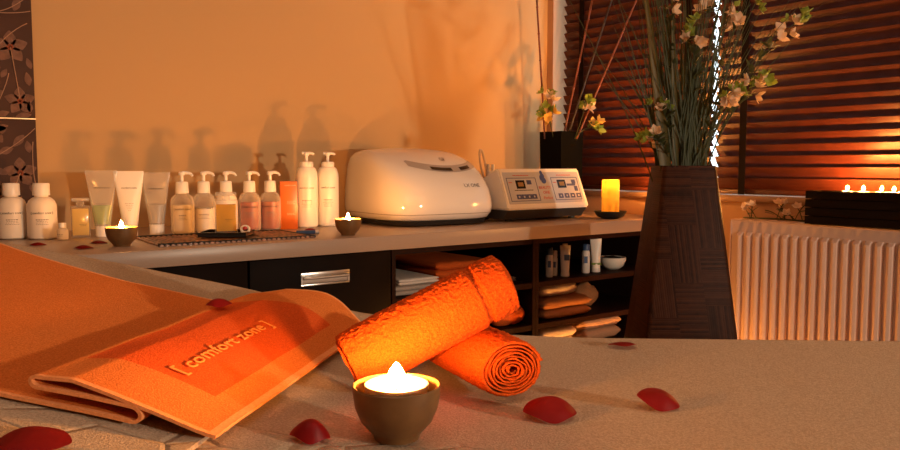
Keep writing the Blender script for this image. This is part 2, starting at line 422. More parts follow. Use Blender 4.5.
shelf_unit(1.236, 1.8065, 'dark open shelf unit with orange towels beside the drawers')
shelf_unit(1.8075, 2.5, 'dark open shelf unit with small bottles and stacked towels')

# ------------------------------------------------------------------ soft things on the shelves
def jitter(bm, amp, scale, seed=0.0):
    for v in bm.verts:
        p = v.co * scale + Vector((seed, seed * 1.7, seed * .3)); v.co += Vector((noise.noise(p), noise.noise(p + Vector((9, 0, 0))), noise.noise(p + Vector((0, 9, 0))))) * amp
def folded(w, d, h, layers, seed=0):
    """a folded towel: stacked rounded folds open to the sides, rounded fold to the front"""
    bm = bmesh.new(); th = h / layers
    for k in range(layers):
        z0 = k * th; n = 10; m = 14; rs = []
        for i in range(m + 1):
            x = -w / 2 + w * i / m; loop = []
            sc = 1 - .04 * random.random() if i in (0, m) else 1
            zz = .45 if i in (0, m) else 1
            for j in range(n):
                a = PI / 2 + PI * j / (n - 1)
                loop.append((x, -d / 2 + th * .5 + th * .55 * math.cos(a) * sc, z0 + th / 2 + th * .49 * zz * math.sin(a)))
            loop += [(x, 0, z0 + th / 2 - th * .49 * zz), (x, d / 2, z0 + th / 2 - th * .47 * zz), (x, d / 2, z0 + th / 2 + th * .47 * zz), (x, 0, z0 + th / 2 + th * .49 * zz)]
            rs.append(loop)
        rings(bm, rs)
    jitter(bm, h * .05, 22, seed)
    lo = min(v.co.z for v in bm.verts)
    for v in bm.verts: v.co.z -= lo
    return bm
def soft_roll(length, r, seed=0, flat=.8):
    bm = bmesh.new(); rs = []
    for i in range(17):
        u = -1 + i / 8; k = (1 - abs(u) ** 6) ** .5 if abs(u) < 1 else .35
        k = max(k, .45)
        rs.append([(u * length / 2, r * k * math.cos(2 * PI * j / 20), r * flat * (1 + k * math.sin(2 * PI * j / 20))) for j in range(20)])
    rings(bm, rs); jitter(bm, r * .12, 30, seed)
    lo = min(v.co.z for v in bm.verts)
    for v in bm.verts: v.co.z -= lo
    return bm
def soft(name, bm, m, loc, label, cat='towel', rz=0, group=None):
    o = make(name, bm, m, None, loc, rot=(0, 0, rz), sharp=80); return tag(o, label, cat, group)
soft('folded_towel', folded(.19, .30, .028, 2, 1), M_tow_grey, (1.355, 2.115, .6585), 'grey folded cloth on the upper shelf at its left end', group=None)
soft('folded_towel', folded(.15, .26, .018, 2, 4), M_tow_white, (1.365, 2.11, .688), 'pale folded cloth lying on the grey cloth on the left shelf')
soft('folded_towel', folded(.24, .30, .075, 3, 2), M_roll_dim, (1.60, 2.20, .6585), 'orange folded towel on the upper shelf behind the rolled towel')
soft('folded_towel', folded(.09, .12, .014, 2, 12), M_tow_grey, (1.735, 2.06, .6585), 'small grey cloth beside the divider on the left upper shelf')
soft('rolled_towel', soft_roll(.135, .036, 3, .95), M_roll_dim, (1.722, 1.985, .5155), 'dull orange rolled towel on the lower shelf left of the divider', rz=R(4))
soft('folded_towel', folded(.235, .26, .070, 2, 5), M_tow_brown, (1.985, 2.085, .5155), 'brown folded towel under the white rolled towel on the shelf')
soft('rolled_towel', soft_roll(.195, .0345, 6, .70), M_tow_white, (1.975, 2.01, .587), 'white rolled towel lying on the brown folded towel', rz=R(3))
soft('folded_towel', folded(.175, .24, .082, 2, 7), M_tow_white, (1.940, 2.075, .4005), 'white folded towel on the bottom visible shelf')
soft('folded_towel', folded(.24, .28, .085, 2, 8), M_tow_tan, (2.185, 2.13, .4005), 'tan folded towel at the right of the white one on the bottom shelf')
bm = bmesh.new()
rs = []
for i in range(15):
    t_ = i / 14; rr = .058 * math.sin(PI * (.12 + .80 * t_)) ** .7 * (1 if t_ < .75 else 1 - (t_ - .75) * 1.2)
    rs.append([(rr * math.cos(2 * PI * j / 36) * (1 + .10 * math.sin(9 * 2 * PI * j / 36 + t_ * 3)), .8 * rr * math.sin(2 * PI * j / 36) * (1 + .10 * math.sin(9 * 2 * PI * j / 36)), .085 * t_) for j in range(36)])
rings(bm, rs); jitter(bm, .006, 40, 3)
lo = min(v.co.z for v in bm.verts)
for v in bm.verts: v.co.z -= lo
soft('fabric_pouch', bm, M_tow_brown, (2.205, 2.09, .5155), 'gathered brown fabric pouch right of the brown towel on the shelf', 'pouch')

def small_bottle(x, y, h, r, capm, capf, label):
    t = thing('lotion_bottle', label, 'bottle', (x, y, .6585), view_rot(), 'toiletries on the upper shelf')
    hb = h * (1 - capf)
    make('body', lathe([(r * .85, 0), (r, .003), (r, hb - .008), (r * .8, hb)], 20), M_dimwhite, t)
    make('cap', lathe([(r * .92, hb + .0005), (r * .92, h - .003), (r * .8, h)], 20), capm, t)
    make('printed_patch', B(-r * .55, r * .3, -r * 1.02, -r * .9, hb * .45, hb * .75), M_cardblue, t, smooth=False)
small_bottle(1.935, 2.0, .105, .0135, M_cardblue, .25, 'small white bottle with dark blue cap, leftmost on the upper shelf')
small_bottle(1.975, 2.015, .090, .011, M_dimwhite, .25, 'small white bottle with white cap next to the leftmost one on the shelf')
small_bottle(2.119, 2.0, .106, .0150, M_cardblue, .22, 'small white bottle with dark blue cap beside the large cream tube')
def tube_shape(rb, wt_, h, capr, caph, n=32, k0=0.0):
    """squeeze tube standing on its cap: round at the bottom, flat crimp at the top"""
    rs = []
    for i in range(13):
        u = i / 12; a = rb * (1 - u) + wt_ / 2 * u; b_ = rb * (1 - u ** 1.2) + .0012
        rs.append([(a * math.cos(2 * PI * j / n), b_ * math.sin(2 * PI * j / n), caph + (h - caph - .008) * u) for j in range(n)])
    rs.append([(wt_ / 2 * math.cos(2 * PI * j / n), .0012 * math.sin(2 * PI * j / n), h) for j in range(n)])
    bm = bmesh.new(); rings(bm, rs); return bm
def small_tube(x, y, h, wd, m, label, band=None):
    t = thing('cream_tube', label, 'tube', (x, y, .6585), view_rot(), 'toiletries on the upper shelf')
    make('body', tube_shape(wd * .38, wd, h, wd * .4, .014), m, t)
    make('cap', lathe([(wd * .40, 0), (wd * .40, .0138)], 20), M_dimwhite, t)
    if band: make('printed_band', B(-wd * .42, wd * .42, -wd * .36, -wd * .30, h * .22, h * .28), band, t, smooth=False)
    else: make('printed_patch', B(-wd * .12, wd * .36, -.0125, -.006, h * .52, h * .70), M_cardblue, t, smooth=False)
small_tube(1.998, 1.985, .110, .038, M_dimwhite, 'small white tube with blue square in the middle of the shelf')
small_tube(2.043, 2.03, .110, .020, M_cream, 'narrow cream tube behind the small white tube on the shelf')
small_tube(2.172, 2.0, .123, .042, M_cream, 'large cream tube with a green band on the upper shelf', M_leaf)
t = thing('shelf_bowl', 'white oval bowl at the right end of the upper shelf', 'bowl', (2.285, 2.02, .6585))
make('body', lathe([(.025, 0), (.042, .012), (.051, .034), (.051, .045), (.048, .045), (.040, .016), (.002, .006)], 32), M_cream, t)
make('contents', lathe([(.0385, .021), (.044, .036), (.030, .046), (.004, .050)], 24), M_black, t)

# ------------------------------------------------------------------ bottles on the worktop
G_b = 'toiletry bottles along the worktop'
def label_cyl(bm, src, r, zc, sy=1.0):
    """wrap flat XY lettering round a bottle of radius r, facing local -Y"""
    return merge(bm, src, lambda p: Vector(((r + p.z + .0003) * math.sin(p.x / r), -sy * (r + p.z + .0003) * math.cos(p.x / r), zc + p.y)))
def bottle_print(t, r, z_title, z_small, w, ink=None, title='( comfort zone )', sy=1.0, n=4):
    bm = bmesh.new()
    label_cyl(bm, text_bm(title, .0088, .0003, w / .05), r, z_title, sy)
    make('title_lettering', bm, ink or M_ink, t, smooth=False)
    bm = bmesh.new()
    for k in range(n):
        q = bmesh.new(); ww = w * random.uniform(.22, .34); dashes(q, -ww, ww, -k * .0042, .0011 if k else .0022)
        label_cyl(bm, q, r, z_small, sy)
    make('small_print', bm, ink or M_inkgrey, t, smooth=False)
def cap_bottle(x, y, label):
    t = thing('capped_bottle', label, 'bottle', (x, y, CT + .0005), facing(x, y), None)
    r = .0375
    make('body', lathe([(.031, 0), (.0365, .004), (r, .010), (r, .082), (.0365, .094), (.032, .105), (.024, .112), (.020, .114)], 40), M_liq_cream, t)
    make('collar', lathe([(.0175, .1145), (.0175, .1185)], 32), M_cream, t)
    make('cap', lathe([(.0215, .1188), (.022, .121), (.0212, .149), (.0195, .152), (.004, .1525)], 36), M_white, t)
    bottle_print(t, r, .072, .054, .05)
    return t
cap_bottle(.333, 2.440, 'white capped cream bottle at the far left of the worktop')
cap_bottle(.399, 2.392, 'white capped cream bottle beside the tiny white bottle')
t = thing('tiny_bottle', 'tiny white bottle between cream bottle and golden glass bottle', 'bottle', (.437, 2.330, CT + .0005), view_rot())
make('body', lathe([(.0125, 0), (.0145, .002), (.0145, .025), (.012, .029), (.009, .031)], 24), M_cream, t)
make('cap', lathe([(.0098, .0313), (.0098, .044), (.008, .0455)], 24), M_white, t)
q = bmesh.new(); dashes(q, -.008, .008, 0); dashes(q, -.006, .006, -.004); make('small_print', label_cyl(bmesh.new(), q, .0147, .015), M_inkgrey, t, smooth=False)

def perfume(x, y, z, label, w, h, liqm, lvl, rz):
    t = thing('perfume_bottle', label, 'bottle', (x, y, z), rz)
    d = w * .5
    make('body', B(-w / 2, w / 2, -d / 2, d / 2, 0, h, bevel=.003), M_glass, t)
    make('perfume', B(-w / 2 + .0035, w / 2 - .0035, -d / 2 + .0035, d / 2 - .0035, .006, lvl, bevel=.002), liqm, t)
    make('neck', lathe([(.0105, h + .0003), (.0105, h + .012)], 24), M_glass, t)
    make('stopper', B(-w * .46, w * .46, -d * .45, d * .45, h + .0125, h + .022, bevel=.002), M_clear, t)
    bm = bmesh.new(); q = bmesh.new(); dashes(q, -.010, .010, 0); dashes(q, -.007, .007, -.004)
    merge(bm, q, lambda p: Vector((p.x + w * .12, -d / 2 - .0004 + p.z, h * .42 + p.y))); make('small_print', bm, M_ink, t, smooth=False)
    return t
perfume(.493, 2.378, CT + .0005, 'square glass bottle glowing gold near the left tubes', .048, .088, M_gold_glow, .080, facing(.493, 2.378) + R(4))

def big_tube(x, y, h, wd, m, capm, label, gel=None, seed=0, ink=None):
    t = thing('squeeze_tube', label, 'tube', (x, y, CT + .0005), facing(x, y), None)
    make('body', tube_shape(.021, wd, h, .02, .030), m, t)
    make('cap', lathe([(.0205, 0), (.0205, .0295)], 32), capm, t)
    if gel:
        rs = []
        for i in range(7):
            u = .03 + .36 * i / 6; a = (.021 * (1 - u) + wd / 2 * u) * .93; b_ = (.021 * (1 - u ** 1.2)) * .9
            rs.append([(a * math.cos(2 * PI * j / 28), b_ * math.sin(2 * PI * j / 28), .030 + (h - .038) * u) for j in range(28)])
        bm = bmesh.new(); rings(bm, rs); make('gel', bm, gel, t)
    def face(zc, src):
        def fn(p):
            z = zc + p.y; u = (z - .03) / (h - .038); a = .021 * (1 - u) + wd / 2 * u; b_ = .021 * (1 - max(u, 0) ** 1.2) + .0012
            return Vector((p.x, -b_ * math.sqrt(max(0, 1 - (p.x / a) ** 2)) - .0008 + p.z, z))
        return merge(bmesh.new(), src, fn)
    make('title_lettering', face(h * .74, text_bm('comfort zone', .0075, .0002)), ink or M_ink, t, smooth=False)
    q = bmesh.new()
    for k in range(5): dashes(q, -.012 + .002 * k, .012 - .002 * k, -k * .005)
    make('small_print', face(h * .50, q), M_inkgrey, t, smooth=False)
    return t
big_tube(.551, 2.378, .186, .083, M_clear, M_white, 'clear squeeze tube with green gel behind the left candle bowl', M_gel_green)
big_tube(.621, 2.362, .184, .080, M_white, M_white, 'opaque white squeeze tube between two clear tubes')
big_tube(.693, 2.352, .180, .078, M_clear, M_white, 'clear grey squeeze tube at the left end of the bamboo mat', M_gel_grey)

def pump_bottle(x, y, body_m, liq_m, lvl, label, bs=1.0):
    t = thing('pump_bottle', label, 'bottle', (x, y, CT + .0005), facing(x, y), None)
    r = .0335 * bs
    prof = [(.028 * bs, 0), (r - .001, .004), (r, .010), (r, .088), (r - .002, .100), (.027 * bs, .110), (.019, .116), (.0175, .118)]
    make('body', lathe(prof, 36), body_m, t)
    if liq_m:
        make('lotion', lathe([(.026 * bs, .003), (r - .003, .006), (r - .0022, .012), (r - .0022, min(lvl, .088))] + ([(r - .006, lvl)] if lvl > .09 else []), 32), liq_m, t)
    make('collar', lathe([(.0185, .1185), (.0185, .121), (.0172, .150), (.015, .1525), (.0065, .153)], 32), M_white, t)
    ph = bmesh.new()
    lathe([(.0048, .1533), (.0048, .171), (.009, .172), (.0095, .179), (.006, .182)], 20, ph)
    tube(ph, bez([(.002, 0, .178), (.018, 0, .180), (.027, 0, .178), (.030, 0, .168)], 8), [.0052, .005, .0048, .0045, .0042, .004, .0038, .0036, .0034], 10)
    make('pump_head', ph, M_white, t)
    bottle_print(t, r, .074, .056, .045)
    return t
pump_bottle(.757, 2.316, M_frost, M_liq_pale, .085, 'frosted pump bottle of pale yellow lotion, leftmost pump')
pump_bottle(.826, 2.330, M_frost, M_liq_cream, .074, 'frosted pump bottle of cream lotion left of the amber oil bottle')
pump_bottle(.894, 2.328, M_cream, None, 0, 'cream pump bottle standing behind the amber oil bottle')
pump_bottle(.963, 2.315, M_frost, M_liq_pink, .090, 'pink lotion pump bottle just right of the amber oil bottle')
pump_bottle(1.030, 2.312, M_frost, M_liq_pink, .089, 'pink lotion pump bottle next to the orange carton', .97)
t = thing('carton', 'tall orange carton between pink pump bottle and tall white pump bottle', 'box', (1.088, 2.305, CT + .0005), facing(1.088, 2.305) + R(4))
make('body', B(-.0265, .0265, -.0225, .0225, 0, .150, bevel=.0008), M_box_orange, t)
bm = bmesh.new()
merge(bm, text_bm('comfort zone', .0062, .0002), lambda p: Vector((p.x + .004, -.0228 + p.z, .138 + p.y)))
for k, z in enumerate((.088, .084, .080, .050, .046)):
    q = bmesh.new(); dashes(q, -.012, .012 - .003 * (k % 2), 0); merge(bm, q, lambda p, z=z: Vector((p.x + .006, -.0228 + p.z, z + p.y)))
make('printed_lettering', bm, M_inkpale, t, smooth=False)

def tall_pump(x, y, label):
    t = thing('tall_pump_bottle', label, 'bottle', (x, y, CT + .0005), facing(x, y), None)
    r = .0355
    make('body', lathe([(.030, 0), (.0345, .004), (r, .012), (r, .160), (.0345, .174), (.030, .188), (.0255, .194)], 40), M_white, t)
    make('collar', lathe([(.0215, .1945), (.0215, .209), (.019, .212), (.0065, .2125)], 32), M_white, t)
    ph = bmesh.new(); lathe([(.0052, .213), (.0052, .231), (.0085, .232), (.0088, .241), (.005, .244)], 20, ph)
    tube(ph, bez([(.0, 0, .240), (.012, 0, .241), (.020, 0, .240), (.024, 0, .235)], 6), .0042, 10)
    tube(ph, [(-.014, 0, .240), (0, 0, .240)], .0042, 10)
    make('pump_head', ph, M_white, t)
    rb = bmesh.new()
    for k in range(22): box(rb, -r - .0006, -r + .004, -.004, .004, .030 + k * .0058, .032 + k * .0058)
    make('grip_ribs', rb, M_cream, t, smooth=False)
    bottle_print(t, r, .128, .088, .05, title='comfort zone', n=6)
    return t
tall_pump(1.167, 2.334, 'tall white pump bottle beside the orange carton')
tall_pump(1.246, 2.338, 'tall white pump bottle nearest the white machine')

# ------------------------------------------------------------------ bamboo mat, tray, oil, small items
mx0 = Vector((.600, 2.250)); mx1 = Vector((1.010, 2.212)); my = Vector((.585, 1.972)); my1 = Vector((1.005, 1.965))
t = thing('bamboo_mat', 'dark bamboo stick mat lying in front of the pump bottles', 'mat', (.80, 2.09, CT + .0004))
bm = bmesh.new(); N_ = 30
for i in range(N_):
    u0, u1 = (i + .14) / N_, (i + .86) / N_
    a0, a1 = mx0.lerp(mx1, u0), mx0.lerp(mx1, u1); b0, b1 = my.lerp(my1, u0), my.lerp(my1, u1)
    hgt = .0050 + .0022 * random.random()
    rs = []
    for f in (0, 1):
        p, q_ = (a0, a1) if f == 0 else (b0, b1)
        p = p - Vector((.80, 2.09)); q_ = q_ - Vector((.80, 2.09))
        rs.append([(p.x, p.y, .0002), (q_.x, q_.y, .0002), (q_.x, q_.y, hgt * .6), ((p.x + q_.x) / 2, (p.y + q_.y) / 2, hgt), (p.x, p.y, hgt * .6)])
    rings(bm, rs)
make('sticks', bm, M_mat_stick, t, smooth=False)
bm = bmesh.new(); dd = Vector((.80, 2.09))
for A, Bq in ((mx0.lerp(my, .97), mx1.lerp(my1, .97)), (mx0.lerp(my, .03), mx1.lerp(my1, .03)), (mx1, my1)):
    A = A - dd; Bq = Bq - dd; tube(bm, [(A.x, A.y, .0042), (Bq.x, Bq.y, .0042)], .0040, 6)
make('edging', bm, M_black, t)
TX, TY = .808, 2.105
t = thing('small_tray', 'black square tray on the bamboo mat under the amber oil', 'tray', (TX, TY, CT + .0080), view_rot() + R(4))
bm = bmesh.new(); box(bm, -.064, .064, -.062, .062, 0, .005, bevel=.001)
for a in ((-.064, .064, -.062, -.058), (-.064, .064, .058, .062), (-.064, -.060, -.058, .058), (.060, .064, -.058, .058)): box(bm, *a, .005, .013)
make('tray_body', bm, M_blackgloss, t, smooth=False)
perfume(TX + .004, TY + .012, CT + .0135, 'amber oil in a square glass bottle on the black tray', .060, .092, M_liq_amber, .080, facing(.81, 2.12))
t = thing('ring_trinket', 'small red and white ring trinket beside the amber oil bottle', 'trinket', (TX + .035, TY - .045, CT + .0140), view_rot())
bm = bmesh.new(); tube(bm, [(.011 * math.cos(a), 0, .0125 + .0085 * math.sin(a)) for a in [2 * PI * k / 20 for k in range(21)]], .0035, 8); make('ring', bm, M_cream, t)
make('stone', lathe([(.001, -.006), (.006, -.002), (.006, .003), (.001, .006)], 14, c=(0, -.002, .0215 - .006)), M_redshiny, t)
t = thing('lighter', 'slim blue lighter on the worktop right of the bamboo mat', 'lighter', (1.040, 2.075, CT + .0005), R(-20))
bm = bmesh.new(); rs = [[(x, .0062 * math.cos(2 * PI * j / 16), .0065 + .0062 * math.sin(2 * PI * j / 16)) for j in range(16)] for x in (-.034, -.032, .018, .020)]; rings(bm, rs); make('body', bm, M_blue, t)
bm = bmesh.new(); rs = [[(x, .0062 * math.cos(2 * PI * j / 16), .0065 + .0062 * math.sin(2 * PI * j / 16)) for j in range(16)] for x in (.0205, .031)]; rings(bm, rs); make('metal_top', bm, M_metal, t)

# ------------------------------------------------------------------ rose petals
def petal(size, curl, seed, loc, rz, label, tilt=(0, 0), group='scattered red rose petals'):
    random.seed(seed); n = 14; bm = bmesh.new(); g = []
    for i in range(n + 1):
        row = []
        for j in range(n + 1):
            u, v = -1 + 2 * i / n, -1 + 2 * j / n
            # square to disc, then a petal outline with a pointed foot
            x, y = u * math.sqrt(1 - v * v / 2), v * math.sqrt(1 - u * u / 2)
            wx = 1 - .32 * abs(y) ** 1.3
            x *= wx
            z = curl * (x * x * .9 + (.8 if curl < 0 else .35) * (y ** 2)) + (.05 * math.sin(3 * x + seed) * (.3 + abs(y)) + .035 * math.sin(4.2 * y + seed * 2)) * (1 if curl > 0 else max(0, 1 - .9 * (x * x + y * y)))
            row.append(bm.verts.new((x * size * .5, y * size * .42, z * size * .5)))
        g.append(row)
    for i in range(n):
        for j in range(n): bm.faces.new((g[i][j], g[i + 1][j], g[i + 1][j + 1], g[i][j + 1]))
    ex = bmesh.ops.solidify(bm, geom=bm.faces[:], thickness=.0007)
    rm = Matrix.Rotation(tilt[0], 3, 'X') @ Matrix.Rotation(tilt[1], 3, 'Y')
    for v in bm.verts: v.co = rm @ v.co
    lo = min(v.co.z for v in bm.verts)
    for v in bm.verts: v.co.z -= lo
    o = make('rose_petal', bm, M_red, None, loc, rot=(0, 0, rz), sharp=70)
    return tag(o, label, 'petal', group)
gp = 'red rose petals on the worktop'
petal(.042, -.35, 1, (.355, 2.20, CT + .0006), R(-30), 'red petal on the worktop in front of the cream bottles', group=gp)
petal(.048, -.4, 2, (.428, 2.045, CT + .0006), R(-25), 'red petal nearest the worktop edge, left of the candle bowl', group=gp)
petal(.046, -.3, 3, (.490, 2.165, CT + .0006), R(-35), 'red petal behind and left of the candle bowl on the worktop', group=gp)
petal(.042, -.5, 4, (1.068, 2.115, CT + .0006), R(-20), 'red petal behind the blue lighter', tilt=(R(18), 0), group=gp)

# ------------------------------------------------------------------ candles
def candle_bowl(loc, label, r=.038):
    t = thing('candle_bowl', label, 'bowl', loc, 0, 'small bronze candle bowls'); k = r / .038
    P = [(.002, 0), (.0195, 0), (.0200, .0015), (.0205, .004), (.0245, .0085), (.0315, .0165), (.0362, .028), (.0380, .040), (.0385, .0465), (.0375, .0478), (.0365, .0472)]
    make('shell', lathe([(a * k, b * k) for a, b in P], 56, close=False), M_bowl, t)
    Pi = [(.0365, .0472), (.0352, .041), (.0335, .030), (.029, .019), (.022, .012), (.002, .0105)]
    bm = lathe([(a * k, b * k) for a, b in Pi], 56, close=False)
    bm.faces.new([v for v in bm.verts if abs(math.hypot(v.co.x, v.co.y) - .002 * k) < 1e-4])
    make('lining', bm, M_bowl_in, t)
    return t
def flame_bm(h, r):
    P = [(.06, 0), (.55, .10), (.92, .25), (1, .38), (.86, .56), (.55, .76), (.25, .91), (.03, 1)]
    return lathe([(a * r, b * h) for a, b in P], 16)
def tealight(loc, label, r=.0255, h=.017, radiance=400, fh=.024, fr=.0055, group='lit tealights', lowres=False):
    t = thing('tealight', label, 'candle', loc, 0, group); n = 40 if not lowres else 20
    make('cup', lathe([(.002, 0), (r * .86, 0), (r * .93, h * .25), (r, h), (r * .975, h), (r * .955, h * .55), (.002, h * .5)], n), M_cup, t)
    make('wax', lathe([(.002, h * .56), (r * .94, h * .56), (r * .965, h * .84), (r * .90, h * .80), (r * .3, h * .78), (.002, h * .78)], n), M_wax, t)
    make('wick', T([(0, 0, h * .79), (.0006, 0, h * .79 + .005)], .0008, 6), M_wick, t)
    make('flame', flame_bm(fh, fr), flame_material('flame', radiance), t, loc=(0, 0, h * .79 + .0055))
    return t
# worktop bowls
for (x, y, lb, lc, rad) in ((.519, 2.054, 'small bronze candle bowl on the worktop before the green tube', 'lit tealight in the bowl at the left of the worktop', 1300),
                       (1.122, 1.986, 'small bronze candle bowl on the worktop before the white machine', 'lit tealight in the bowl touching the white machine', 3000)):
    candle_bowl((x, y, CT + .0004), lb); tealight((x, y, CT + .0128), lc, .0235, .031, rad, .022, .0055)
# pillar candle in its dish
PX, PY = 2.281, 2.030
t = thing('candle_dish', 'shallow black dish under the pillar candle', 'dish', (PX, PY, CT + .0004))
make('dish_body', lathe([(.002, 0), (.030, 0), (.050, .008), (.060, .024), (.062, .028), (.0595, .028), (.048, .012), (.030, .006), (.002, .006)], 48), M_black, t)
t = thing('pillar_candle', 'glowing orange pillar candle in the black dish', 'candle', (PX, PY, CT + .0068))
pr, phh = .033, .140
make('wax_body', lathe([(.002, .001), (pr - .002, 0), (pr, .003), (pr, phh - .004), (pr - .002, phh), (pr - .004, phh - .003), (pr - .006, phh - .020), (pr - .010, phh - .034), (.002, phh - .038)], 40), M_pillar, t)
make('wick', T([(0, 0, phh - .037), (0, .0005, phh - .033)], .0009, 6), M_wick, t)
make('flame', flame_bm(.030, .0080), flame_material('tall pillar flame', 7000), t, loc=(0, 0, phh - .034))

# second, shorter pillar candle behind the vase
t = thing('pillar_candle', 'shorter pillar candle at the worktop end behind the woven vase', 'candle', (2.502, 1.975, CT + .0004))
make('wax_body', lathe([(.002, .001), (.025, 0), (.027, .003), (.027, .094), (.025, .098), (.024, .096), (.021, .084), (.002, .080)], 32), M_pillar, t)
make('wick', T([(0, 0, .081), (0, .0005, .091)], .0009, 6), M_wick, t)
make('flame', flame_bm(.036, .0070), flame_material('short pillar flame', 2400), t, loc=(0, 0, .0915))

# ------------------------------------------------------------------ white machine
MX, MY = 1.592, 2.325
t = thing('steriliser_machine', 'glossy white domed machine between the tall bottles and the control box', 'machine', (MX, MY, CT + .0005), R(-3)); t.scale = (1.012, 1.0, 1.028)
# cross sections: (z, half width, front y, back y, exponent)
SEC = [(.016, .188, -.205, .200, 3.6), (.022, .205, -.228, .222, 3.8), (.040, .212, -.240, .235, 4.0), (.060, .213, -.244, .238, 4.0), (.085, .212, -.240, .238, 4.0), (.115, .210, -.228, .237, 4.0), (.145, .207, -.206, .234, 3.9), (.175, .203, -.172, .230, 3.8), (.200, .198, -.132, .225, 3.7), (.222, .189, -.085, .217, 3.5), (.238, .174, -.038, .205, 3.2), (.248, .148, .005, .184, 2.9), (.2545, .095, .045, .150, 2.5), (.2565, .020, .084, .100, 2.0)]
def sec_at(z):
    for a, b in zip(SEC, SEC[1:]):
        if a[0] <= z <= b[0]:
            f = (z - a[0]) / (b[0] - a[0]); return [p + (q - p) * f for p, q in zip(a, b)]
    return list(SEC[0] if z < SEC[0][0] else SEC[-1])
def sec_ring(z, n=72, grow=0):
    _, hw, y0, y1, e = sec_at(z); hw += grow; y0 -= grow; y1 += grow; cy, hy = (y0 + y1) / 2, (y1 - y0) / 2; out = []
    for j in range(n):
        a = 2 * PI * j / n; c, s = math.cos(a), math.sin(a)
        out.append((hw * math.copysign(abs(c) ** (2 / e), c), cy + hy * math.copysign(abs(s) ** (2 / e), s), z))
    return out
def front_y(x, z):
    _, hw, y0, y1, e = sec_at(z); cy, hy = (y0 + y1) / 2, (y1 - y0) / 2
    return cy - hy * max(0, 1 - abs(x / hw) ** e) ** (1 / e)
zz = sorted(set([s[0] for s in SEC] + [.05, .0735, .1, .13, .16, .188, .211, .230, .243, .251, .253]))
bm = bmesh.new(); rings(bm, [sec_ring(z) for z in zz]); make('casing', bm, M_whitegloss, t, sharp=80)
bm = bmesh.new(); rings(bm, [sec_ring(.0375, grow=.0007), sec_ring(.0392, grow=.0007)], False, False); make('seam_line', bm, M_inkgrey, t)
bm = bmesh.new()
rs = []
for z, k in ((.003, .93), (.0155, .955)): rs.append([(x * k, y * k, z) for x, y, _ in sec_ring(.030)])
rings(bm, rs); make('base', bm, M_black, t)
for s in (-1, 1):
    for yy in (-.13, .13): make('foot', lathe([(.012, 0), (.012, .0028)], 14, None, (s * .14, yy, 0)), M_black, t)
def hood_patch(fn_lo, fn_hi, x0, x1, n=26, m=4, off=.0012):
    bm = bmesh.new(); g = []
    for i in range(n + 1):
        x = x0 + (x1 - x0) * i / n; row = []
        for j in range(m + 1):
            z = fn_lo(x) + (fn_hi(x) - fn_lo(x)) * j / m; row.append(bm.verts.new((x, front_y(x, z) - off * .75, z + off * .6)))
        g.append(row)
    for i in range(n):
        for j in range(m): bm.faces.new((g[i][j], g[i + 1][j], g[i + 1][j + 1], g[i][j + 1]))
    return bm
XC = .030; HWD = .145
smile = lambda x: .172 + .020 * ((x - XC) / HWD) ** 2
make('display_visor', hood_patch(smile, lambda x: smile(x) + .002 + .020 * min(1, (HWD - abs(x - XC)) / .02 * .6 + .75), XC - HWD, XC + HWD), mat('visor grey', (.42, .37, .34), .2), t)
for a, b in ((-.068, .012), (.046, .096)):
    make('display_window', hood_patch(lambda x: smile(x) + .004, lambda x: smile(x) + .014, XC + a, XC + b, 12, 3, .0022), M_blackgloss, t)
def hood_text(s, size, x, z):
    def fn(p):
        zz_ = z + p.y * .82; xx = x + p.x; return Vector((xx, front_y(xx, zz_) - .0010, zz_ + .0009))
    return merge(bmesh.new(), text_bm(s, size, .0001), fn)
make('badge_lettering', hood_text('GP', .019, XC + .012, .214), M_ink, t, smooth=False)
make('model_lettering', hood_text('LX ONE', .019, XC + .058, .128), M_ink, t, smooth=False)
# hose bracket behind the machine
t = thing('hose_hook', 'white bracket with clear hose loop behind the machine and control box', 'bracket', (2.03, 2.44, CT + .0005))
bm = bmesh.new(); box(bm, -.016, .016, -.008, .008, 0, .180, bevel=.003); box(bm, -.016, -.009, -.008, .008, .1805, .205, bevel=.002); box(bm, .009, .016, -.008, .008, .1805, .205, bevel=.002); make('post', bm, M_white, t)
bm = bmesh.new(); tube(bm, bez([(-.014, .0, .14), (-.030, .01, .30), (-.062, .01, .30), (-.058, .01, .22), (-.015, .0, .10)], 18), .0048, 8); make('hose_loop', bm, M_clearhose, t)
bm = bmesh.new(); tube(bm, bez([(.012, -.011, .16), (.05, -.02, .19), (.075, -.025, .13), (.06, -.02, .07), (.012, -.011, .09)], 18), .0035, 8); make('cable', bm, M_clearhose, t)

# ------------------------------------------------------------------ control box
t = thing('control_box', 'white control box with two blue key panels beside the white machine', 'control box', (2.025, 2.09, CT + .0005))
hw = .203
def extrude_x(prof, x0, x1, bev=0):
    bm = bmesh.new(); rings(bm, [[(x0, y, z) for y, z in prof], [(x1, y, z) for y, z in prof]])
    if bev: bmesh.ops.bevel(bm, geom=bm.edges[:], offset=bev, segments=2, affect='EDGES')
    return bm
make('casing', extrude_x([(0, .042), (.004, .052), (.058, .184), (.070, .190), (.125, .160), (.21, .125), (.21, .042)], -hw, hw, .005), M_white, t)
make('base', extrude_x([(.006, .0415), (.035, .008), (.20, .008), (.207, .0415)], -hw + .004, hw - .004, .002), M_grey_dark, t)
for s in (-1, 1):
    for yy in (.05, .18): make('foot', lathe([(.013, 0), (.013, .0078)], 14, None, (s * .16, yy, 0)), M_black, t)
p0, p1 = Vector((0, .004, .052)), Vector((0, .058, .184)); up = (p1 - p0).normalized(); nrm = Vector((0, -up.z, up.y)); pc = (p0 + p1) / 2; half = (p1 - p0).length / 2
def onpanel(dst, src, lift=.0): return merge(dst, src, lambda p: pc + Vector((p.x, 0, 0)) + up * p.y + nrm * (p.z + lift))
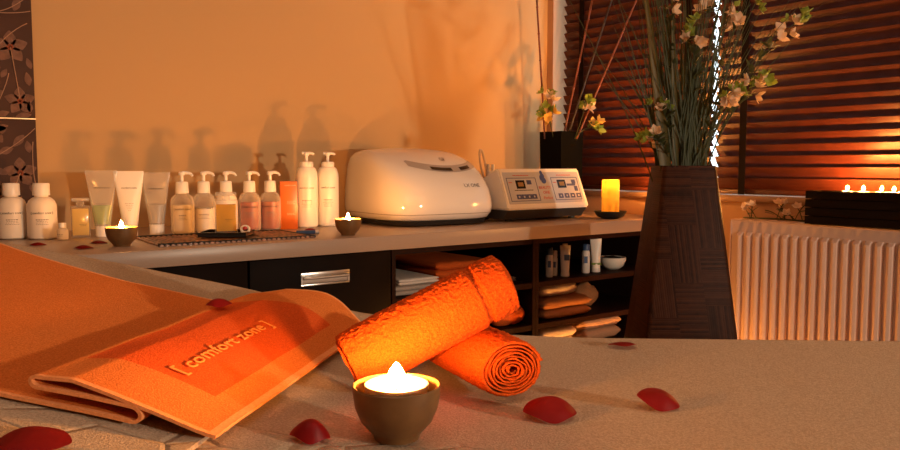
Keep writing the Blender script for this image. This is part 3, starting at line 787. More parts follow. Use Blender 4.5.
pan = make('control_panel', onpanel(bmesh.new(), B(-hw + .014, hw - .014, -half + .012, half - .010, 0, .0014)), M_panel_blue, t, smooth=False)
def frame_rect(x0, x1, y0, y1, w=.0022):
    bm = bmesh.new(); L_ = .0016
    for a in ((x0, x1, y0, y0 + w), (x0, x1, y1 - w, y1), (x0, x0 + w, y0 + w, y1 - w), (x1 - w, x1, y0 + w, y1 - w)): box(bm, *a, L_, L_ + .0006)
    return bm
for x0, x1, nm in ((-.178, -.036, 0), (.040, .178, 1)):
    make('panel_border', onpanel(bmesh.new(), frame_rect(x0, x1, -.050, .040)), M_key_blue, pan, smooth=False)
    make('panel_heading', onpanel(bmesh.new(), dashes(bmesh.new(), x0 + .035, x1 - .03, .049, .003), .0016), M_redink, pan, smooth=False)
    make('red_mark', onpanel(bmesh.new(), dashes(bmesh.new(), x0 + .008, x0 + .024, .020 if nm else .022, .003), .0016), M_redink, pan, smooth=False)
    cx = x0 + (.062 if not nm else .050)
    d = make('display', onpanel(bmesh.new(), B(cx - .021, cx + .021, -.002, .030, .0016, .0030)), M_lcd, pan, smooth=False)
    make('digits', onpanel(bmesh.new(), B(cx - .013, cx + .013, .006, .022, .0031, .0034)), M_lcd_in, d, smooth=False)
    n = 4
    for k in range(n):
        kx = x0 + .030 + k * .0245 if not nm else x0 + .020 + k * .031
        kk = make('key', onpanel(bmesh.new(), B(kx, kx + (.0235 if not nm else .022), -.042, -.024, .0016, .0028, bevel=.0004)), M_key_blue, pan, smooth=False)
        make('key_mark', onpanel(bmesh.new(), B(kx + .007, kx + .014, -.037, -.030, .0029, .0032)), M_panel_blue, kk, smooth=False)
kk = make('key', onpanel(bmesh.new(), B(-.083, -.062, .014, .030, .0016, .0028)), M_key_blue, pan, smooth=False)
for a in ((.118, .160, .006, .014), (.145, .164, .014, .030), (.152, .168, -.016, .004)):
    make('key', onpanel(bmesh.new(), B(*a, .0016, .0028)), M_key_blue, pan, smooth=False)
bm = dashes(bmesh.new(), -.150, -.060, -.008, .003); make('dial_ticks', onpanel(bmesh.new(), bm, .0016), M_ink, pan, smooth=False)
make('red_lettering', onpanel(onpanel(bmesh.new(), text_bm('BEAUTY', .0165, .0002), .0018), merge(bmesh.new(), text_bm('ONE', .0165, .0002), lambda p: p + Vector((.002, -.019, 0))), .0018), M_redink, pan, smooth=False)
make('script_lettering', onpanel(bmesh.new(), merge(bmesh.new(), text_bm('Perfect', .016, .0002), lambda p: Vector((p.x + .25 * p.y + .004, p.y - .040, p.z))), .0018), M_redink, pan, smooth=False)
# small blue figure emblem: head, bust, arm and base
bm = bmesh.new()
def blob(cx, cy, rx, ry, n=16):
    vs0 = [bm.verts.new((cx + rx * math.cos(2 * PI * k / n), cy + ry * math.sin(2 * PI * k / n), .0017)) for k in range(n)]; vs1 = [bm.verts.new((v.co.x, v.co.y, .0026)) for v in vs0]
    bm.faces.new(vs0[::-1]); bm.faces.new(vs1)
    for k in range(n): bm.faces.new((vs0[k], vs0[(k + 1) % n], vs1[(k + 1) % n], vs1[k]))
blob(-.002, .060, .0065, .0075); blob(.0005, .045, .0095, .012); blob(.003, .028, .0115, .012); blob(-.010, .038, .004, .010)
make('blue_emblem', onpanel(bmesh.new(), bm), mat('emblem blue', (.05, .10, .45), .4), pan, smooth=False)

# ------------------------------------------------------------------ black pot with canes and blossoms in the corner
QX, QY, QZ = 2.440, 2.455, 1.195
t = thing('square_pot', 'tall black square pot in the corner of the worktop', 'pot', (QX, QY, CT + .0005))
bm = bmesh.new(); h = QZ - CT
rings(bm, [[(sx * a, sy * a, z) for sx, sy in ((-1, -1), (1, -1), (1, 1), (-1, 1))] for a, z in ((.060, 0), (.066, h), (.060, h), (.056, h - .03))]); make('pot_body', bm, mat('pot black', (.003, .003, .003), .7, spec=.05), t, smooth=False)
make('filler', B(-.052, .052, -.052, .052, h - .06, h - .032), M_leaf_dk, t, smooth=False)
RT = Vector((.8003, -.5996, 0)); FW = Vector((.5996, .8003, 0))
def at(base, r_cm, f_cm, u_cm): return Vector(base) + RT * (r_cm / 100) + FW * (f_cm / 100) + Vector((0, 0, u_cm / 100))
PB = (QX, QY, QZ)
def cane(p0, p1, m, label, r=.0042):
    p0, p1 = Vector(p0), Vector(p1); pts, rad = [], []; L_ = (p1 - p0).length; n = max(3, int(L_ / .11))
    for k in range(n + 1):
        q = p0.lerp(p1, k / n)
        for d_, f in ((-.004, 1), (-.0015, 1.35), (.0015, 1.35), (.004, 1)):
            if 0 < k < n: pts.append(q + (p1 - p0).normalized() * d_); rad.append(r * f)
        if k in (0, n): pts.append(q); rad.append(r)
    o = make('bamboo_cane', T(pts, rad, 10), m, sharp=60); return tag(o, label, 'cane', 'bamboo canes in the black pot')
cane(at(PB, -7.2, -1, -3), at(PB, -12.5, -1, 75), M_bamboo, 'upright reddish bamboo cane at the left edge of the black pot')
cane(at(PB, .5, -2, -3), at(PB, 13, -6, 62), M_bamboo, 'reddish bamboo cane leaning from the middle of the black pot')
cane(at(PB, 2, -3, -3), at(PB, 18.8, -15, 56), M_bamboo_dk, 'black cane leaning right between the two reddish canes')
cane(at(PB, 6, -4, -3), at(PB, 27, -19, 52), M_bamboo, 'reddish bamboo cane leaning farthest right over the blind', .0038)

def leaf_bm(bm, p, d, up, L_, w_, bend=.2):
    """pointed oval leaf from p along d"""
    d = Vector(d).normalized(); s = d.cross(Vector(up)); s = s.normalized() if s.length > 1e-4 else d.orthogonal().normalized(); nn = s.cross(d)
    rows = []
    for k, (u, wk) in enumerate(((0, .12), (.2, .7), (.45, 1), (.7, .8), (.9, .35), (1, .04))):
        c = Vector(p) + d * L_ * u - nn * bend * L_ * u * u
        rows.append((bm.verts.new(c - s * w_ * wk / 2 + nn * w_ * .12), bm.verts.new(c), bm.verts.new(c + s * w_ * wk / 2 + nn * w_ * .12)))
    for a, b in zip(rows, rows[1:]):
        bm.faces.new((a[0], a[1], b[1], b[0])); bm.faces.new((a[1], a[2], b[2], b[1]))
def blossom_bm(bm, c, d, r, n=5):
    d = Vector(d).normalized(); a0 = d.orthogonal().normalized(); b0 = d.cross(a0); ph = random.random() * 6
    for k in range(n):
        a = ph + 2 * PI * k / n; o = (a0 * math.cos(a) + b0 * math.sin(a)) * .75 + d * random.uniform(.35, .8)
        leaf_bm(bm, Vector(c), o, d, r * random.uniform(.85, 1.2), r * .72, -.15)
def spray(name, base, path, tip_n, m_fl, label, group, bl=.017, leafy=4, spread=.012, green_tip=True, leaf_m=None):
    """stem through path points, blossoms strung along the last stretch, green buds at the tip"""
    pts = bez(path, 14); o = make(name, T(pts, [.0022 - .0010 * i / 14 for i in range(15)], 6), M_leaf_dk); tag(o, label, 'flower', group)
    for k in range(tip_n):
        f = 1 - .30 * (k + .3) / tip_n; i = min(13, int(f * 14)); q = pts[i].lerp(pts[i + 1], f * 14 - i)
        off = Vector((random.uniform(-1, 1), random.uniform(-1, 1), random.uniform(-.6, .8))) * spread
        b_ = bmesh.new()
        if green_tip and k < tip_n * .45: blossom_bm(b_, q + off, off + Vector((0, 0, .01)), bl * .9, 4); make('bud', b_, M_leaf, o, sharp=180)
        else: blossom_bm(b_, q + off, off + Vector((0, 0, .006)), bl, 5); make('blossom', b_, m_fl, o, sharp=180)
    for k in range(leafy):
        f = random.uniform(.45, .78); i = min(13, int(f * 14)); q = pts[i]; b_ = bmesh.new()
        leaf_bm(b_, q, Vector((random.uniform(-1, 1), random.uniform(-1, 1), random.uniform(.2, 1))), (0, 0, 1), random.uniform(.03, .05), .014)
        make('leaf', b_, leaf_m or M_leaf_dk, o, sharp=180)
    return o
gpot = 'short blossoms in the black pot'
random.seed(21)
spray('blossom_sprig', PB, [at(PB, -4, -3, -3), at(PB, -6, -4, 8), at(PB, -7, -4, 16)], 5, M_petal, 'upright green and yellow sprig at the left of the black pot', gpot, .034, 3, .02)
spray('blossom_sprig', PB, [at(PB, -4, -5, -3), at(PB, -6, -6, 6), at(PB, -8, -6, 8)], 8, M_petal_yel, 'low yellow blossom cluster hanging over the pot left rim', gpot, .034, 3, .03)
spray('blossom_sprig', PB, [at(PB, 5, -5, -3), at(PB, 8, -7, 6), at(PB, 10, -8, 15)], 5, M_petal, 'cream and green sprig at the right of the black pot', gpot, .034, 3, .02)
spray('blossom_sprig', PB, [at(PB, 5, -5, -3), at(PB, 9, -8, 3), at(PB, 15, -10, 1.5)], 5, M_petal_yel, 'yellow blossom drooping to the right of the black pot', gpot, .034, 3, .02)

# ------------------------------------------------------------------ tall floor vase with grasses
VX, VY = 1.837, 1.373; VH = 1.05
t = thing('floor_vase', 'tall tapering woven brown floor vase holding grasses and blossoms', 'vase', (VX, VY, 0), view_rot())
def sq(a, z, rr=.012, n=4):
    out = []
    for cx, cy, a0 in ((1, 1, 0), (-1, 1, PI / 2), (-1, -1, PI), (1, -1, 3 * PI / 2)):
        for k in range(n + 1): out.append((cx * (a - rr) + rr * math.cos(a0 + k * PI / 2 / n), cy * (a - rr) + rr * math.sin(a0 + k * PI / 2 / n), z))
    return out
bm = bmesh.new(); hs = lambda z: .072 + (VH - z) * .111
rings(bm, [sq(hs(z), z) for z in (0, .2, .4, .6, .8, .95, 1.03, 1.05)] + [sq(.062, 1.05, .008), sq(.062, .90, .008)]); make('vase_body', bm, M_vase, t, sharp=50)
VB = (VX, VY, VH)
random.seed(5)
bm = bmesh.new()
def blade(p0, p1, w_, sag=0.0):
    p0, p1 = Vector(p0), Vector(p1); mid = p0.lerp(p1, .55) + Vector((0, 0, .05)) * (1 if sag else .4)
    pts = bez([p0, p0.lerp(p1, .3) + Vector((0, 0, .07 + sag)), mid + Vector((0, 0, sag)), p1], 9)
    side = (p1 - p0).cross(FW); side.normalize(); rows = []
    for i, q in enumerate(pts):
        ww = w_ * (1 - (i / 9) ** 2 * .92) / 2; rows.append((bm.verts.new(q - side * ww), bm.verts.new(q + FW * w_ * .2), bm.verts.new(q + side * ww)))
    for a, b in zip(rows, rows[1:]): bm.faces.new((a[0], a[1], b[1], b[0])); bm.faces.new((a[1], a[2], b[2], b[1]))
for k in range(150):
    ang = random.gauss(1.5, 13); L_ = random.uniform(38, 72)
    b0 = at(VB, random.uniform(-5.2, 5.2) + ang * .06, random.uniform(-4.5, 4.5), -8)
    blade(b0, at(VB, math.sin(R(ang)) * L_, random.uniform(-14, 8), math.cos(R(ang)) * L_ - 4), random.uniform(.0028, .0055))
for r_, u_ in ((-26, 33), (-27, 22), (-22, 28), (-19, 45), (-31, 38), (-16, 30), (25, 46), (30, 41), (33, 48), (-24, 50)):
    blade(at(VB, random.uniform(-5, 5), random.uniform(-4, 3), -8), at(VB, r_, random.uniform(-12, 2), u_), .003, .03)
o = make('ornamental_grass', bm, M_blade, sharp=180); tag(o, 'dense bundle of thin dark green grass blades in the floor vase', 'grass', None, 'stuff')
bm = bmesh.new(); blade(at(VB, -5.5, -4.5, -6), at(VB, -14.5, -7, 56), .030); 
o = make('strap_leaf', bm, M_olive, sharp=180); tag(o, 'broad olive strap leaf at the left of the vase grasses', 'leaf')
bm = bmesh.new(); blade(at(VB, -3, -4.0, -6), at(VB, -6.5, -8, 52), .018)
o = make('strap_leaf', bm, M_olive, sharp=180); tag(o, 'narrow olive strap leaf right of the broad one in the vase', 'leaf')
gv = 'blossom stems in the floor vase'
random.seed(33)
for r_, u_, n_, lb, f_ in ((-9, 49, 8, 'blossom stem rising top left above the floor vase', -7), (0.5, 37, 7, 'blossom stem left of the middle in the vase with large cream flowers', -9),
                       (5.5, 48, 6, 'blossom stem standing straight up in the middle of the vase', -6), (15.5, 43, 8, 'blossom stem with green tip leaning right above the vase', -6),
                       (31, 40, 8, 'blossom stem leaning farthest right over the blind', -6), (20, 22.5, 8, 'blossom stem with green tip low on the right of the vase', -9),
                       (11.5, 19, 8, 'pink blossom stem hanging low just right of the vase middle', -10), (-11.5, 7.5, 5, 'short blossom stem drooping at the left vase rim', -7),
                       (-9, 16, 3, 'short dim blossom stem just above the left vase rim', -6)):
    b0 = at(VB, max(-4.5, min(4.5, r_ * .25)), f_ * .3, -8)
    spray('blossom_spray', VB, [b0, at(VB, r_ * .30, f_ * .6, u_ * .45), at(VB, r_ * .75, f_ * .9, u_ * .9 + 1.5), at(VB, r_, f_, u_)], n_ + 2, M_petal, lb, gv, .025, 12, .019)

# ------------------------------------------------------------------ radiator, slatted box, twigs
t = thing('radiator', 'white ribbed panel radiator under the window', 'radiator', (2.44, 1.0, 0))
RY0, RY1, RZ0, RZ1 = -.45, .612, .20, .858
bm = bmesh.new(); FN = .0333; y = RY0; xs = []
# ribbed front: a zig-zag of flat channels and raised ribs, closed at top and bottom by flat bands
prof = [(RY0, 0)]
yy = RY1 - .0135 - FN * 31
while yy + FN < RY1 - .012:
    prof += [(yy, 0), (yy + .004, -.008), (yy + .012, -.010), (yy + .020, -.008), (yy + .024, 0)]; yy += FN
prof += [(RY1, 0)]
def prow(z, k): return [(p[1] * k * 1.5, p[0], z) for p in prof]
zs_ = [(RZ0, 0), (RZ0 + .03, 0), (RZ0 + .042, 1), (RZ1 - .048, 1), (RZ1 - .036, 0), (RZ1, 0)]
g = [[bm.verts.new(p) for p in prow(z, k)] for z, k in zs_]
for a, b in zip(g, g[1:]):
    for j in range(len(prof) - 1): bm.faces.new((a[j], a[j + 1], b[j + 1], b[j]))
box(bm, .0005, .010, RY0, RY1, RZ0, RZ1)
make('front_panel', bm, M_rad, t, sharp=25)
make('back_panel', B(.050, .060, RY0, RY1, RZ0, RZ1), M_rad, t, smooth=False)
make('top_grille', B(-.004, .064, RY0 - .004, RY1 + .004, RZ1 + .0005, RZ1 + .006, bevel=.002), M_rad, t)
for yq in (RY0 - .0045, RY1 + .0005): make('side_cover', B(-.004, .064, yq, yq + .004, RZ0, RZ1), M_rad, t, smooth=False)
for yq in (RY0 + .2, RY1 - .2): make('bracket', B(.0605, .1065, yq, yq + .03, .4, .7), M_rad, t, smooth=False)
RTOP = RZ1 + .0065
t = thing('slatted_box', 'dark slatted wooden box holding tealights on the radiator', 'box', (2.452, 1.06, RTOP))
SL = [(-.27, .270)]
for k in range(4):
    z0 = .0015 + k * .0268
    for x0, x1 in ((-.046, -.036), (.036, .046)): make('slat', B(x0, x1, -.27, .270, z0, z0 + .0245, bevel=.001), M_cab, t)
    for yq in (-.27, .260): make('end_slat', B(-.0355, .0355, yq, yq + .010, z0, z0 + .0245), M_cab, t, smooth=False)
make('tray_board', B(-.0355, .0355, -.2595, .2595, .088, .094), M_cab, t, smooth=False)
for yq in (-.255, .245): make('corner_post', B(-.0355, -.027, yq, yq + .010, 0, .0875), M_cab, t, smooth=False)
TLZ = RTOP + .0945
for k, (y_, x_, lb, pw) in enumerate(((1.232, 2.476, 'lit tealight at the left end of the slatted box', 6000), (1.180, 2.470, 'brightest lit tealight on the slatted box', 6000), (1.128, 2.476, 'lit tealight between the two brightest on the slatted box', 6000), (1.090, 2.470, 'lit tealight on the slatted box at the right picture edge', 6000))):
    tealight((x_, y_, TLZ), lb, .017, .012, pw, .015, .0042, 'tealights on the slatted box', True)
random.seed(12)
t = thing('blossom_garland', 'dry twig garland with small pale blossoms lying on the radiator', 'garland', (2.475, 1.47, RTOP))
bm = bmesh.new(); fb = bmesh.new()
for k in range(14):
    y0 = random.uniform(-.12, .10); p = Vector((random.uniform(-.02, .02), y0, .004)); q = Vector((random.uniform(-.025, .015), y0 + random.uniform(-.05, .05), random.uniform(.02, .062)))
    q.y = max(-.13, min(.115, q.y))
    tube(bm, bez([p, p.lerp(q, .5) + Vector((0, 0, .012)), q], 5), .0016, 5)
    if k % 4: leaf_bm(bm, p.lerp(q, .5), Vector((random.uniform(-.5, .2), random.uniform(-1, 1), .3)), (0, 0, 1), .028, .012)
    if k % 3: blossom_bm(fb, q, (-.6, -.3, .6), .021)
tube(bm, [(0, -.13, .004), (.004, 0, .006), (0, .12, .004)], .003, 6)
make('twigs', bm, M_leaf_dk, t, sharp=180); make('blossoms', fb, M_petal, t, sharp=180)

# floor candle behind the vase
candle_bowl((2.20, 1.62, .0005), 'bronze candle bowl on the floor behind the woven vase', .045)
tealight((2.20, 1.62, .0155), 'lit tealight on the floor behind the woven vase', .026, .034, 14000, .026, .006)

# ------------------------------------------------------------------ flower canvases on the back wall
def px_panel(z0, z1, label, flowers, leaves, lines, bead):
    x1 = .433; x0 = .06
    t = thing('flower_canvas', label, 'picture', (0, YA, 0))
    make('canvas', B(x0, x1, -.022, -.0005, z0, z1, bevel=.002), M_pic_board, t)
    if bead: make('gold_edge', B(x0, x1, -.0235, -.001, z0 - .0035, z0 - .0003), M_gold, t, smooth=False)
    Yf = -.0226
    def ell(b_, cx, cz, ang, L_, w_, th=.0006):
        n = 14; P = []
        for k in range(n):
            a = 2 * PI * k / n; u = .5 * (1 + math.cos(a)); wv = math.sin(a) * (.35 + .65 * math.sin(PI * min(1, u * .9 + .1)))
            dx, dz = u * L_, wv * w_ / 2; P.append((cx + dx * math.cos(ang) - dz * math.sin(ang), cz + dx * math.sin(ang) + dz * math.cos(ang)))
        if any(not (x0 < p[0] < x1 and z0 < p[1] < z1) for p in P):
            P = [(min(max(p[0], x0 + .002), x1 - .002), min(max(p[1], z0 + .002), z1 - .002)) for p in P]
        a_ = [b_.verts.new((p[0], Yf - th, p[1])) for p in P]; c_ = [b_.verts.new((p[0], Yf + .0004, p[1])) for p in P]
        b_.faces.new(a_); b_.faces.new(c_[::-1])
        for k in range(n): b_.faces.new((a_[k], a_[(k + 1) % n], c_[(k + 1) % n], c_[k]))
    for cx, cz, r_ in flowers:
        b_ = bmesh.new()
        for k in range(5): ell(b_, cx, cz, R(20 + 72 * k), r_, r_ * .72)
        fl = make('printed_flower', b_, M_pic_leaf, t, smooth=False); b_ = bmesh.new()
        for k in range(6): ell(b_, cx, cz, R(60 * k), r_ * .22, r_ * .14, .0012)
        make('flower_heart', b_, M_pic_heart, fl, smooth=False)
    for cx, cz, a, L_, w_ in leaves:
        b_ = bmesh.new(); ell(b_, cx, cz, R(a), L_, w_); make('printed_leaf', b_, M_pic_leaf, t, smooth=False)
    for pts in lines: make('printed_twig', T([(min(max(p[0], x0 + .002), x1 - .002), Yf - .0004, p[1]) for p in bez([(q_[0], q_[1], 0) for q_ in pts], 8)], .0016, 4), M_pic_line, t, smooth=False)
PS = .0033   # metres of wall per unit of the print grid
def G(ax, az): return (.433 - ax * PS, 1.187 + az * PS)
random.seed(9)
fl_u = [(*G(18, 63), .048), (*G(12, 16), .042), (*G(58, 40), .045), (*G(80, 85), .045)]
lv_u = [(*G(a, b), c, d * PS, e * PS) for a, b, c, d, e in ((35, 108, 10, 14, 7), (14, 95, 70, 13, 7), (36, 92, -20, 12, 6), (36, 78, 30, 12, 6), (30, 30, 130, 11, 6), (26, 36, 60, 9, 5), (4, 30, 100, 12, 6), (30, 12, 200, 14, 7), (36, 20, 20, 12, 7), (4, 6, 95, 10, 5), (16, 2, 10, 13, 6), (32, 2, 20, 12, 6), (34, 50, -40, 10, 6), (2, 45, 110, 10, 5), (9, 108, 200, 9, 5), (60, 100, 30, 14, 7), (66, 15, 80, 14, 7), (90, 50, 100, 14, 7))]
ln_u = [[G(38, 92), G(20, 90), G(1, 111)], [G(30, 92), G(15, 92), G(1, 96)], [G(18, 63), G(16, 50), G(12, 18)], [G(36, 2), G(24, 22), G(20, 40)], [G(36, 50), G(22, 75), G(4, 85)], [G(80, 85), G(60, 60), G(40, 40)]]
px_panel(1.1905, 1.575, 'brown flower print canvas, the upper of the two stacked ones', fl_u, lv_u, ln_u, True)
fl_l = [(*G(14, -48), .046), (*G(34, -12), .038), (*G(60, -60), .045)]
lv_l = [(*G(a, b), c, d * PS, e * PS) for a, b, c, d, e in ((22, -6, 200, 16, 6), (10, -14, 230, 14, 7), (6, -30, 100, 11, 6), (30, -30, 20, 12, 7), (34, -44, -30, 11, 6), (26, -62, 210, 12, 6), (4, -66, 95, 10, 6), (34, -70, 30, 12, 6), (18, -80, 70, 12, 6), (6, -88, 120, 10, 5), (60, -20, 30, 14, 7), (70, -80, 60, 14, 7))]
ln_l = [[G(1, -8), G(14, -22), G(34, -34)], [G(14, -48), G(20, -60), G(24, -95)], [G(3, -20), G(5, -40), G(2, -60)]]
px_panel(.8535, 1.1865, 'brown flower print canvas, the lower one behind the cream bottles', fl_l, lv_l, ln_l, False)

# ------------------------------------------------------------------ massage bed
# bed axes: s runs to the raised head end, t from the far long side to the near one
BP0 = Vector((.895, .719, 0)); BA = Vector((-.77, .638, 0)); BN = Vector((-.638, -.77, 0)); BED = .806
PR = [(-1.2, .806), (.05, .806), (.1, .8064), (.142, .8074), (.185, .809), (.214, .8103), (.30, .816), (.377, .8235), (.4458, .8385), (.504, .849), (.651, .880), (.8, .9075), (.857, .917), (.89, .923), (1.35, 1.0)]
def zs(s, t_):
    s = s - .2 * max(t_, 0)
    for a, b in zip(PR, PR[1:]):
        if s <= b[0]: return a[1] + (b[1] - a[1]) * max(0, (s - a[0]) / (b[0] - a[0]))
    return PR[-1][1]
def zss(s, t_):      # softened profile
    return sum(zs(s + k * .012, t_) for k in (-2, -1, 0, 1, 2)) / 5
def bedpt(s, t_, h=0.0): return Vector((s, t_, zss(s, t_) + h))
bed_rz = math.atan2(BA.y, BA.x)          # local x = s, local y = t (BN is BA turned by +90 degrees)
BEDO = (BP0.x, BP0.y, 0)
def bedthing(name, label, cat): return thing(name, label, cat, BEDO, bed_rz)
t = bedthing('massage_bed', 'massage bed with its head end raised, covered in beige towelling', 'massage bed')
def slab(s0, s1, t0, t1, top, th, ns=30, nt_=8, bev=True):
    bm = bmesh.new(); up_, dn = [], []
    for i in range(ns + 1):
        s = s0 + (s1 - s0) * i / ns; a, b = [], []
        for j in range(nt_ + 1):
            q = t0 + (t1 - t0) * j / nt_; p = bedpt(s, q, top); a.append(bm.verts.new(p)); b.append(bm.verts.new(p - Vector((0, 0, th))))
        up_.append(a); dn.append(b)
    for i in range(ns):
        for j in range(nt_):
            bm.faces.new((up_[i][j], up_[i + 1][j], up_[i + 1][j + 1], up_[i][j + 1])); bm.faces.new((dn[i][j], dn[i][j + 1], dn[i + 1][j + 1], dn[i + 1][j]))
    for i in range(ns):
        for j in (0, nt_): bm.faces.new((up_[i][j], up_[i + 1][j], dn[i + 1][j], dn[i][j]))
    for j in range(nt_):
        for i in (0, ns): bm.faces.new((up_[i][j], up_[i][j + 1], dn[i][j + 1], dn[i][j]))
    return bm
make('body_cushion', slab(-1.0, .33, .010, .70, -.006, .07), M_bed_vinyl, t)
make('head_cushion', slab(.345, 1.32, .010, .70, -.006, .07), M_bed_vinyl, t)
make('frame', B(-.95, .9, .05, .66, .655, .70), M_bed_wood, t, smooth=False)
for s in (-.88, .86):
    for q in (.08, .60): make('leg', B(s - .025, s + .025, q - .0, q + .05, 0, .6545), M_bed_wood, t, smooth=False)
make('shelf_bar', B(-.85, .83, .34, .38, .20, .24), M_bed_wood, t, smooth=False)
# head props
for q in (.10, .58): make('head_prop', B(.78, .81, q, q + .03, .7005, .795), M_metal, t, smooth=False)

def cloth(grid_fn, ns, nt_, th, m, name, parent=None, rz=None, noise_amp=0, smooth=True):
    """a cloth of thickness th over a parametric grid"""
    bm = bmesh.new(); g = [[bm.verts.new(grid_fn(i / ns, j / nt_)) for j in range(nt_ + 1)] for i in range(ns + 1)]
    for i in range(ns):
        for j in range(nt_): bm.faces.new((g[i][j], g[i + 1][j], g[i + 1][j + 1], g[i][j + 1]))
    bmesh.ops.recalc_face_normals(bm, faces=bm.faces[:])
    if sum(f.normal.z for f in bm.faces) < 0: bmesh.ops.reverse_faces(bm, faces=bm.faces[:])
    bmesh.ops.solidify(bm, geom=bm.faces[:], thickness=th)
    if noise_amp:
        for v in bm.verts: v.co.z += noise_amp * noise.noise(v.co * 14)
    return make(name, bm, m, parent, None if parent else BEDO, rot=None if parent else (0, 0, bed_rz), sharp=80)
def sheet_fn(u, v):
    s = -1.02 + 2.36 * u
    # v runs across the bed and over both long sides
    w_ = -.16 + 1.04 * v
    if w_ < 0: return bedpt(s, 0, 0) + Vector((0, -.008 * min(1, -w_ / .02) + .004 * math.sin(s * 21) * (-w_ / .16), w_ + .003))
    if w_ > .72: return bedpt(s, .72, 0) + Vector((0, .008, -(w_ - .72) + .003))
    edge = min(1, w_ / .012, (.72 - w_) / .012)
    ripple = .0011 * noise.noise(Vector((s * 7, w_ * 9, 1))) * min(1, w_ / .1)
    return bedpt(s, w_, ripple - .003 * (1 - edge) ** 2 + .000)
o = cloth(sheet_fn, 150, 110, .0035, M_sheet, 'bed_cover'); tag(o, 'beige towelling cover spread over the massage bed', 'bed cover')
def cover_fn(u, v):
    q = -.05 + .80 * v; s0 = .386 + .155 * max(q, 0) + .004 * math.sin(q * 33)
    s = s0 + (1.34 - s0) * u
    if q < 0: return bedpt(s, 0, .0047) + Vector((0, -.013 * min(1, -q / .02), q + .002))
    if q > .72: return bedpt(s, .72, .005) + Vector((0, .013, -(q - .72)))
    e = max(0, 1 - u / .03)
    return bedpt(s, q, .0052 + .0012 * noise.noise(Vector((s * 11, q * 10, 4))) + .0025 * e)
o = cloth(cover_fn, 70, 80, .0042, M_sheet2, 'head_cover'); tag(o, 'second beige towelling cover over the raised head end', 'bed cover')

# orange hand towel on the head end, its right end folded back in a flat Z
FOLD = [(0, .370, .555, .0315), (.14, .415, .555, .030)]
def top_edge(q): return .384 + .145 * (q - .06)          # free right end of the top layer
def lfold(q): return .535 + .15 * (q - .10)              # left-hand fold of the Z
def rfold(q): return .478 + .10 * (q - .10)              # right-hand fold of the Z
def towel_fn(u, v):
    if u < .34: f0 = u / .34; q0 = .098 - .053 * math.sin(PI * min(1, f0 * .95)) + .045 * max(0, f0 - .5)
    elif u < .54: q0 = .115
    else: f0 = (u - .54) / .46; q0 = .115 - .004 * math.sin(9 * f0) - .085 * max(0, min(1, (f0 - .34) / .36)) ** 1.3
    q = q0 + (.512 - q0) * v
    E0, Lf, Rf, S1 = top_edge(q), lfold(q), rfold(q), 1.12
    seg = [(0, .34), (.34, .40), (.40, .48), (.48, .54), (.54, 1.0)]
    wav = .0016 * noise.noise(Vector((u * 9, q * 14, 2)))
    zb, zm, zt = .0120, .0215, .0330
    if u < .34:
        f = u / .34; s = E0 + (Lf - E0) * f
        h = .0125 + (zt - .0125) * min(1, f / .80) ** 1.25 + .005 * math.sin(PI * min(1, f * 1.02)) ** 1.5 * (1 + 1.0 * (1 - v))
    elif u < .40:
        a = (u - .34) / .06 * PI; s = Lf + .007 * math.sin(a); h = (zt + zm) / 2 + (zt - zm) / 2 * math.cos(a)
    elif u < .48:
        f = (u - .40) / .08; s = Lf + (Rf - Lf) * f; h = zm
    elif u < .54:
        a = (u - .48) / .06 * PI; s = Rf - .006 * math.sin(a); h = (zm + zb) / 2 + (zm - zb) / 2 * math.cos(a)
    else:
        f = (u - .54) / .46; s = Rf + (S1 - Rf) * f; h = zb + .0035 * noise.noise(Vector((s * 6, q * 7, 5))) * min(1, f * 3)
    return bedpt(s, q, h + wav)
ns, nv = 240, 90
bm = bmesh.new(); g = [[bm.verts.new(towel_fn(i / ns, j / nv)) for j in range(nv + 1)] for i in range(ns + 1)]
mi = {}
for i in range(ns):
    for j in range(nv):
        f = bm.faces.new((g[i][j], g[i + 1][j], g[i + 1][j + 1], g[i][j + 1]))
        u, v = (i + .5) / ns, (j + .5) / nv
        if u < .017 or v < .010 or v > .99: f.material_index = 2
        elif .075 < u < .335 and .19 < v < .86: f.material_index = 1
bmesh.ops.recalc_face_normals(bm, faces=bm.faces[:])
bmesh.ops.solidify(bm, geom=bm.faces[:], thickness=.0030)
o = make('hand_towel', bm, M_towel, None, BEDO, rot=(0, 0, bed_rz), sharp=80); o.data.materials.append(M_towel_deep); o.data.materials.append(M_hem)
tag(o, 'flat orange towel folded back on itself on the raised head end', 'towel')
# embroidered lettering on the top layer, reading up along the towel
def emb(p):
    u = .170 + p.y / .165 * .34; v = .625 - p.x / .466
    q = towel_fn(max(.02, u), v); return q + Vector((0, 0, .0022 + p.z))
make('embroidered_lettering', merge(bmesh.new(), text_bm('[ comfort zone ]', .022, .0003, 1.34), emb), terry('embroidery', (.88, .34, .09), (.80, .28, .06), 300, .3, .001), o, smooth=False)

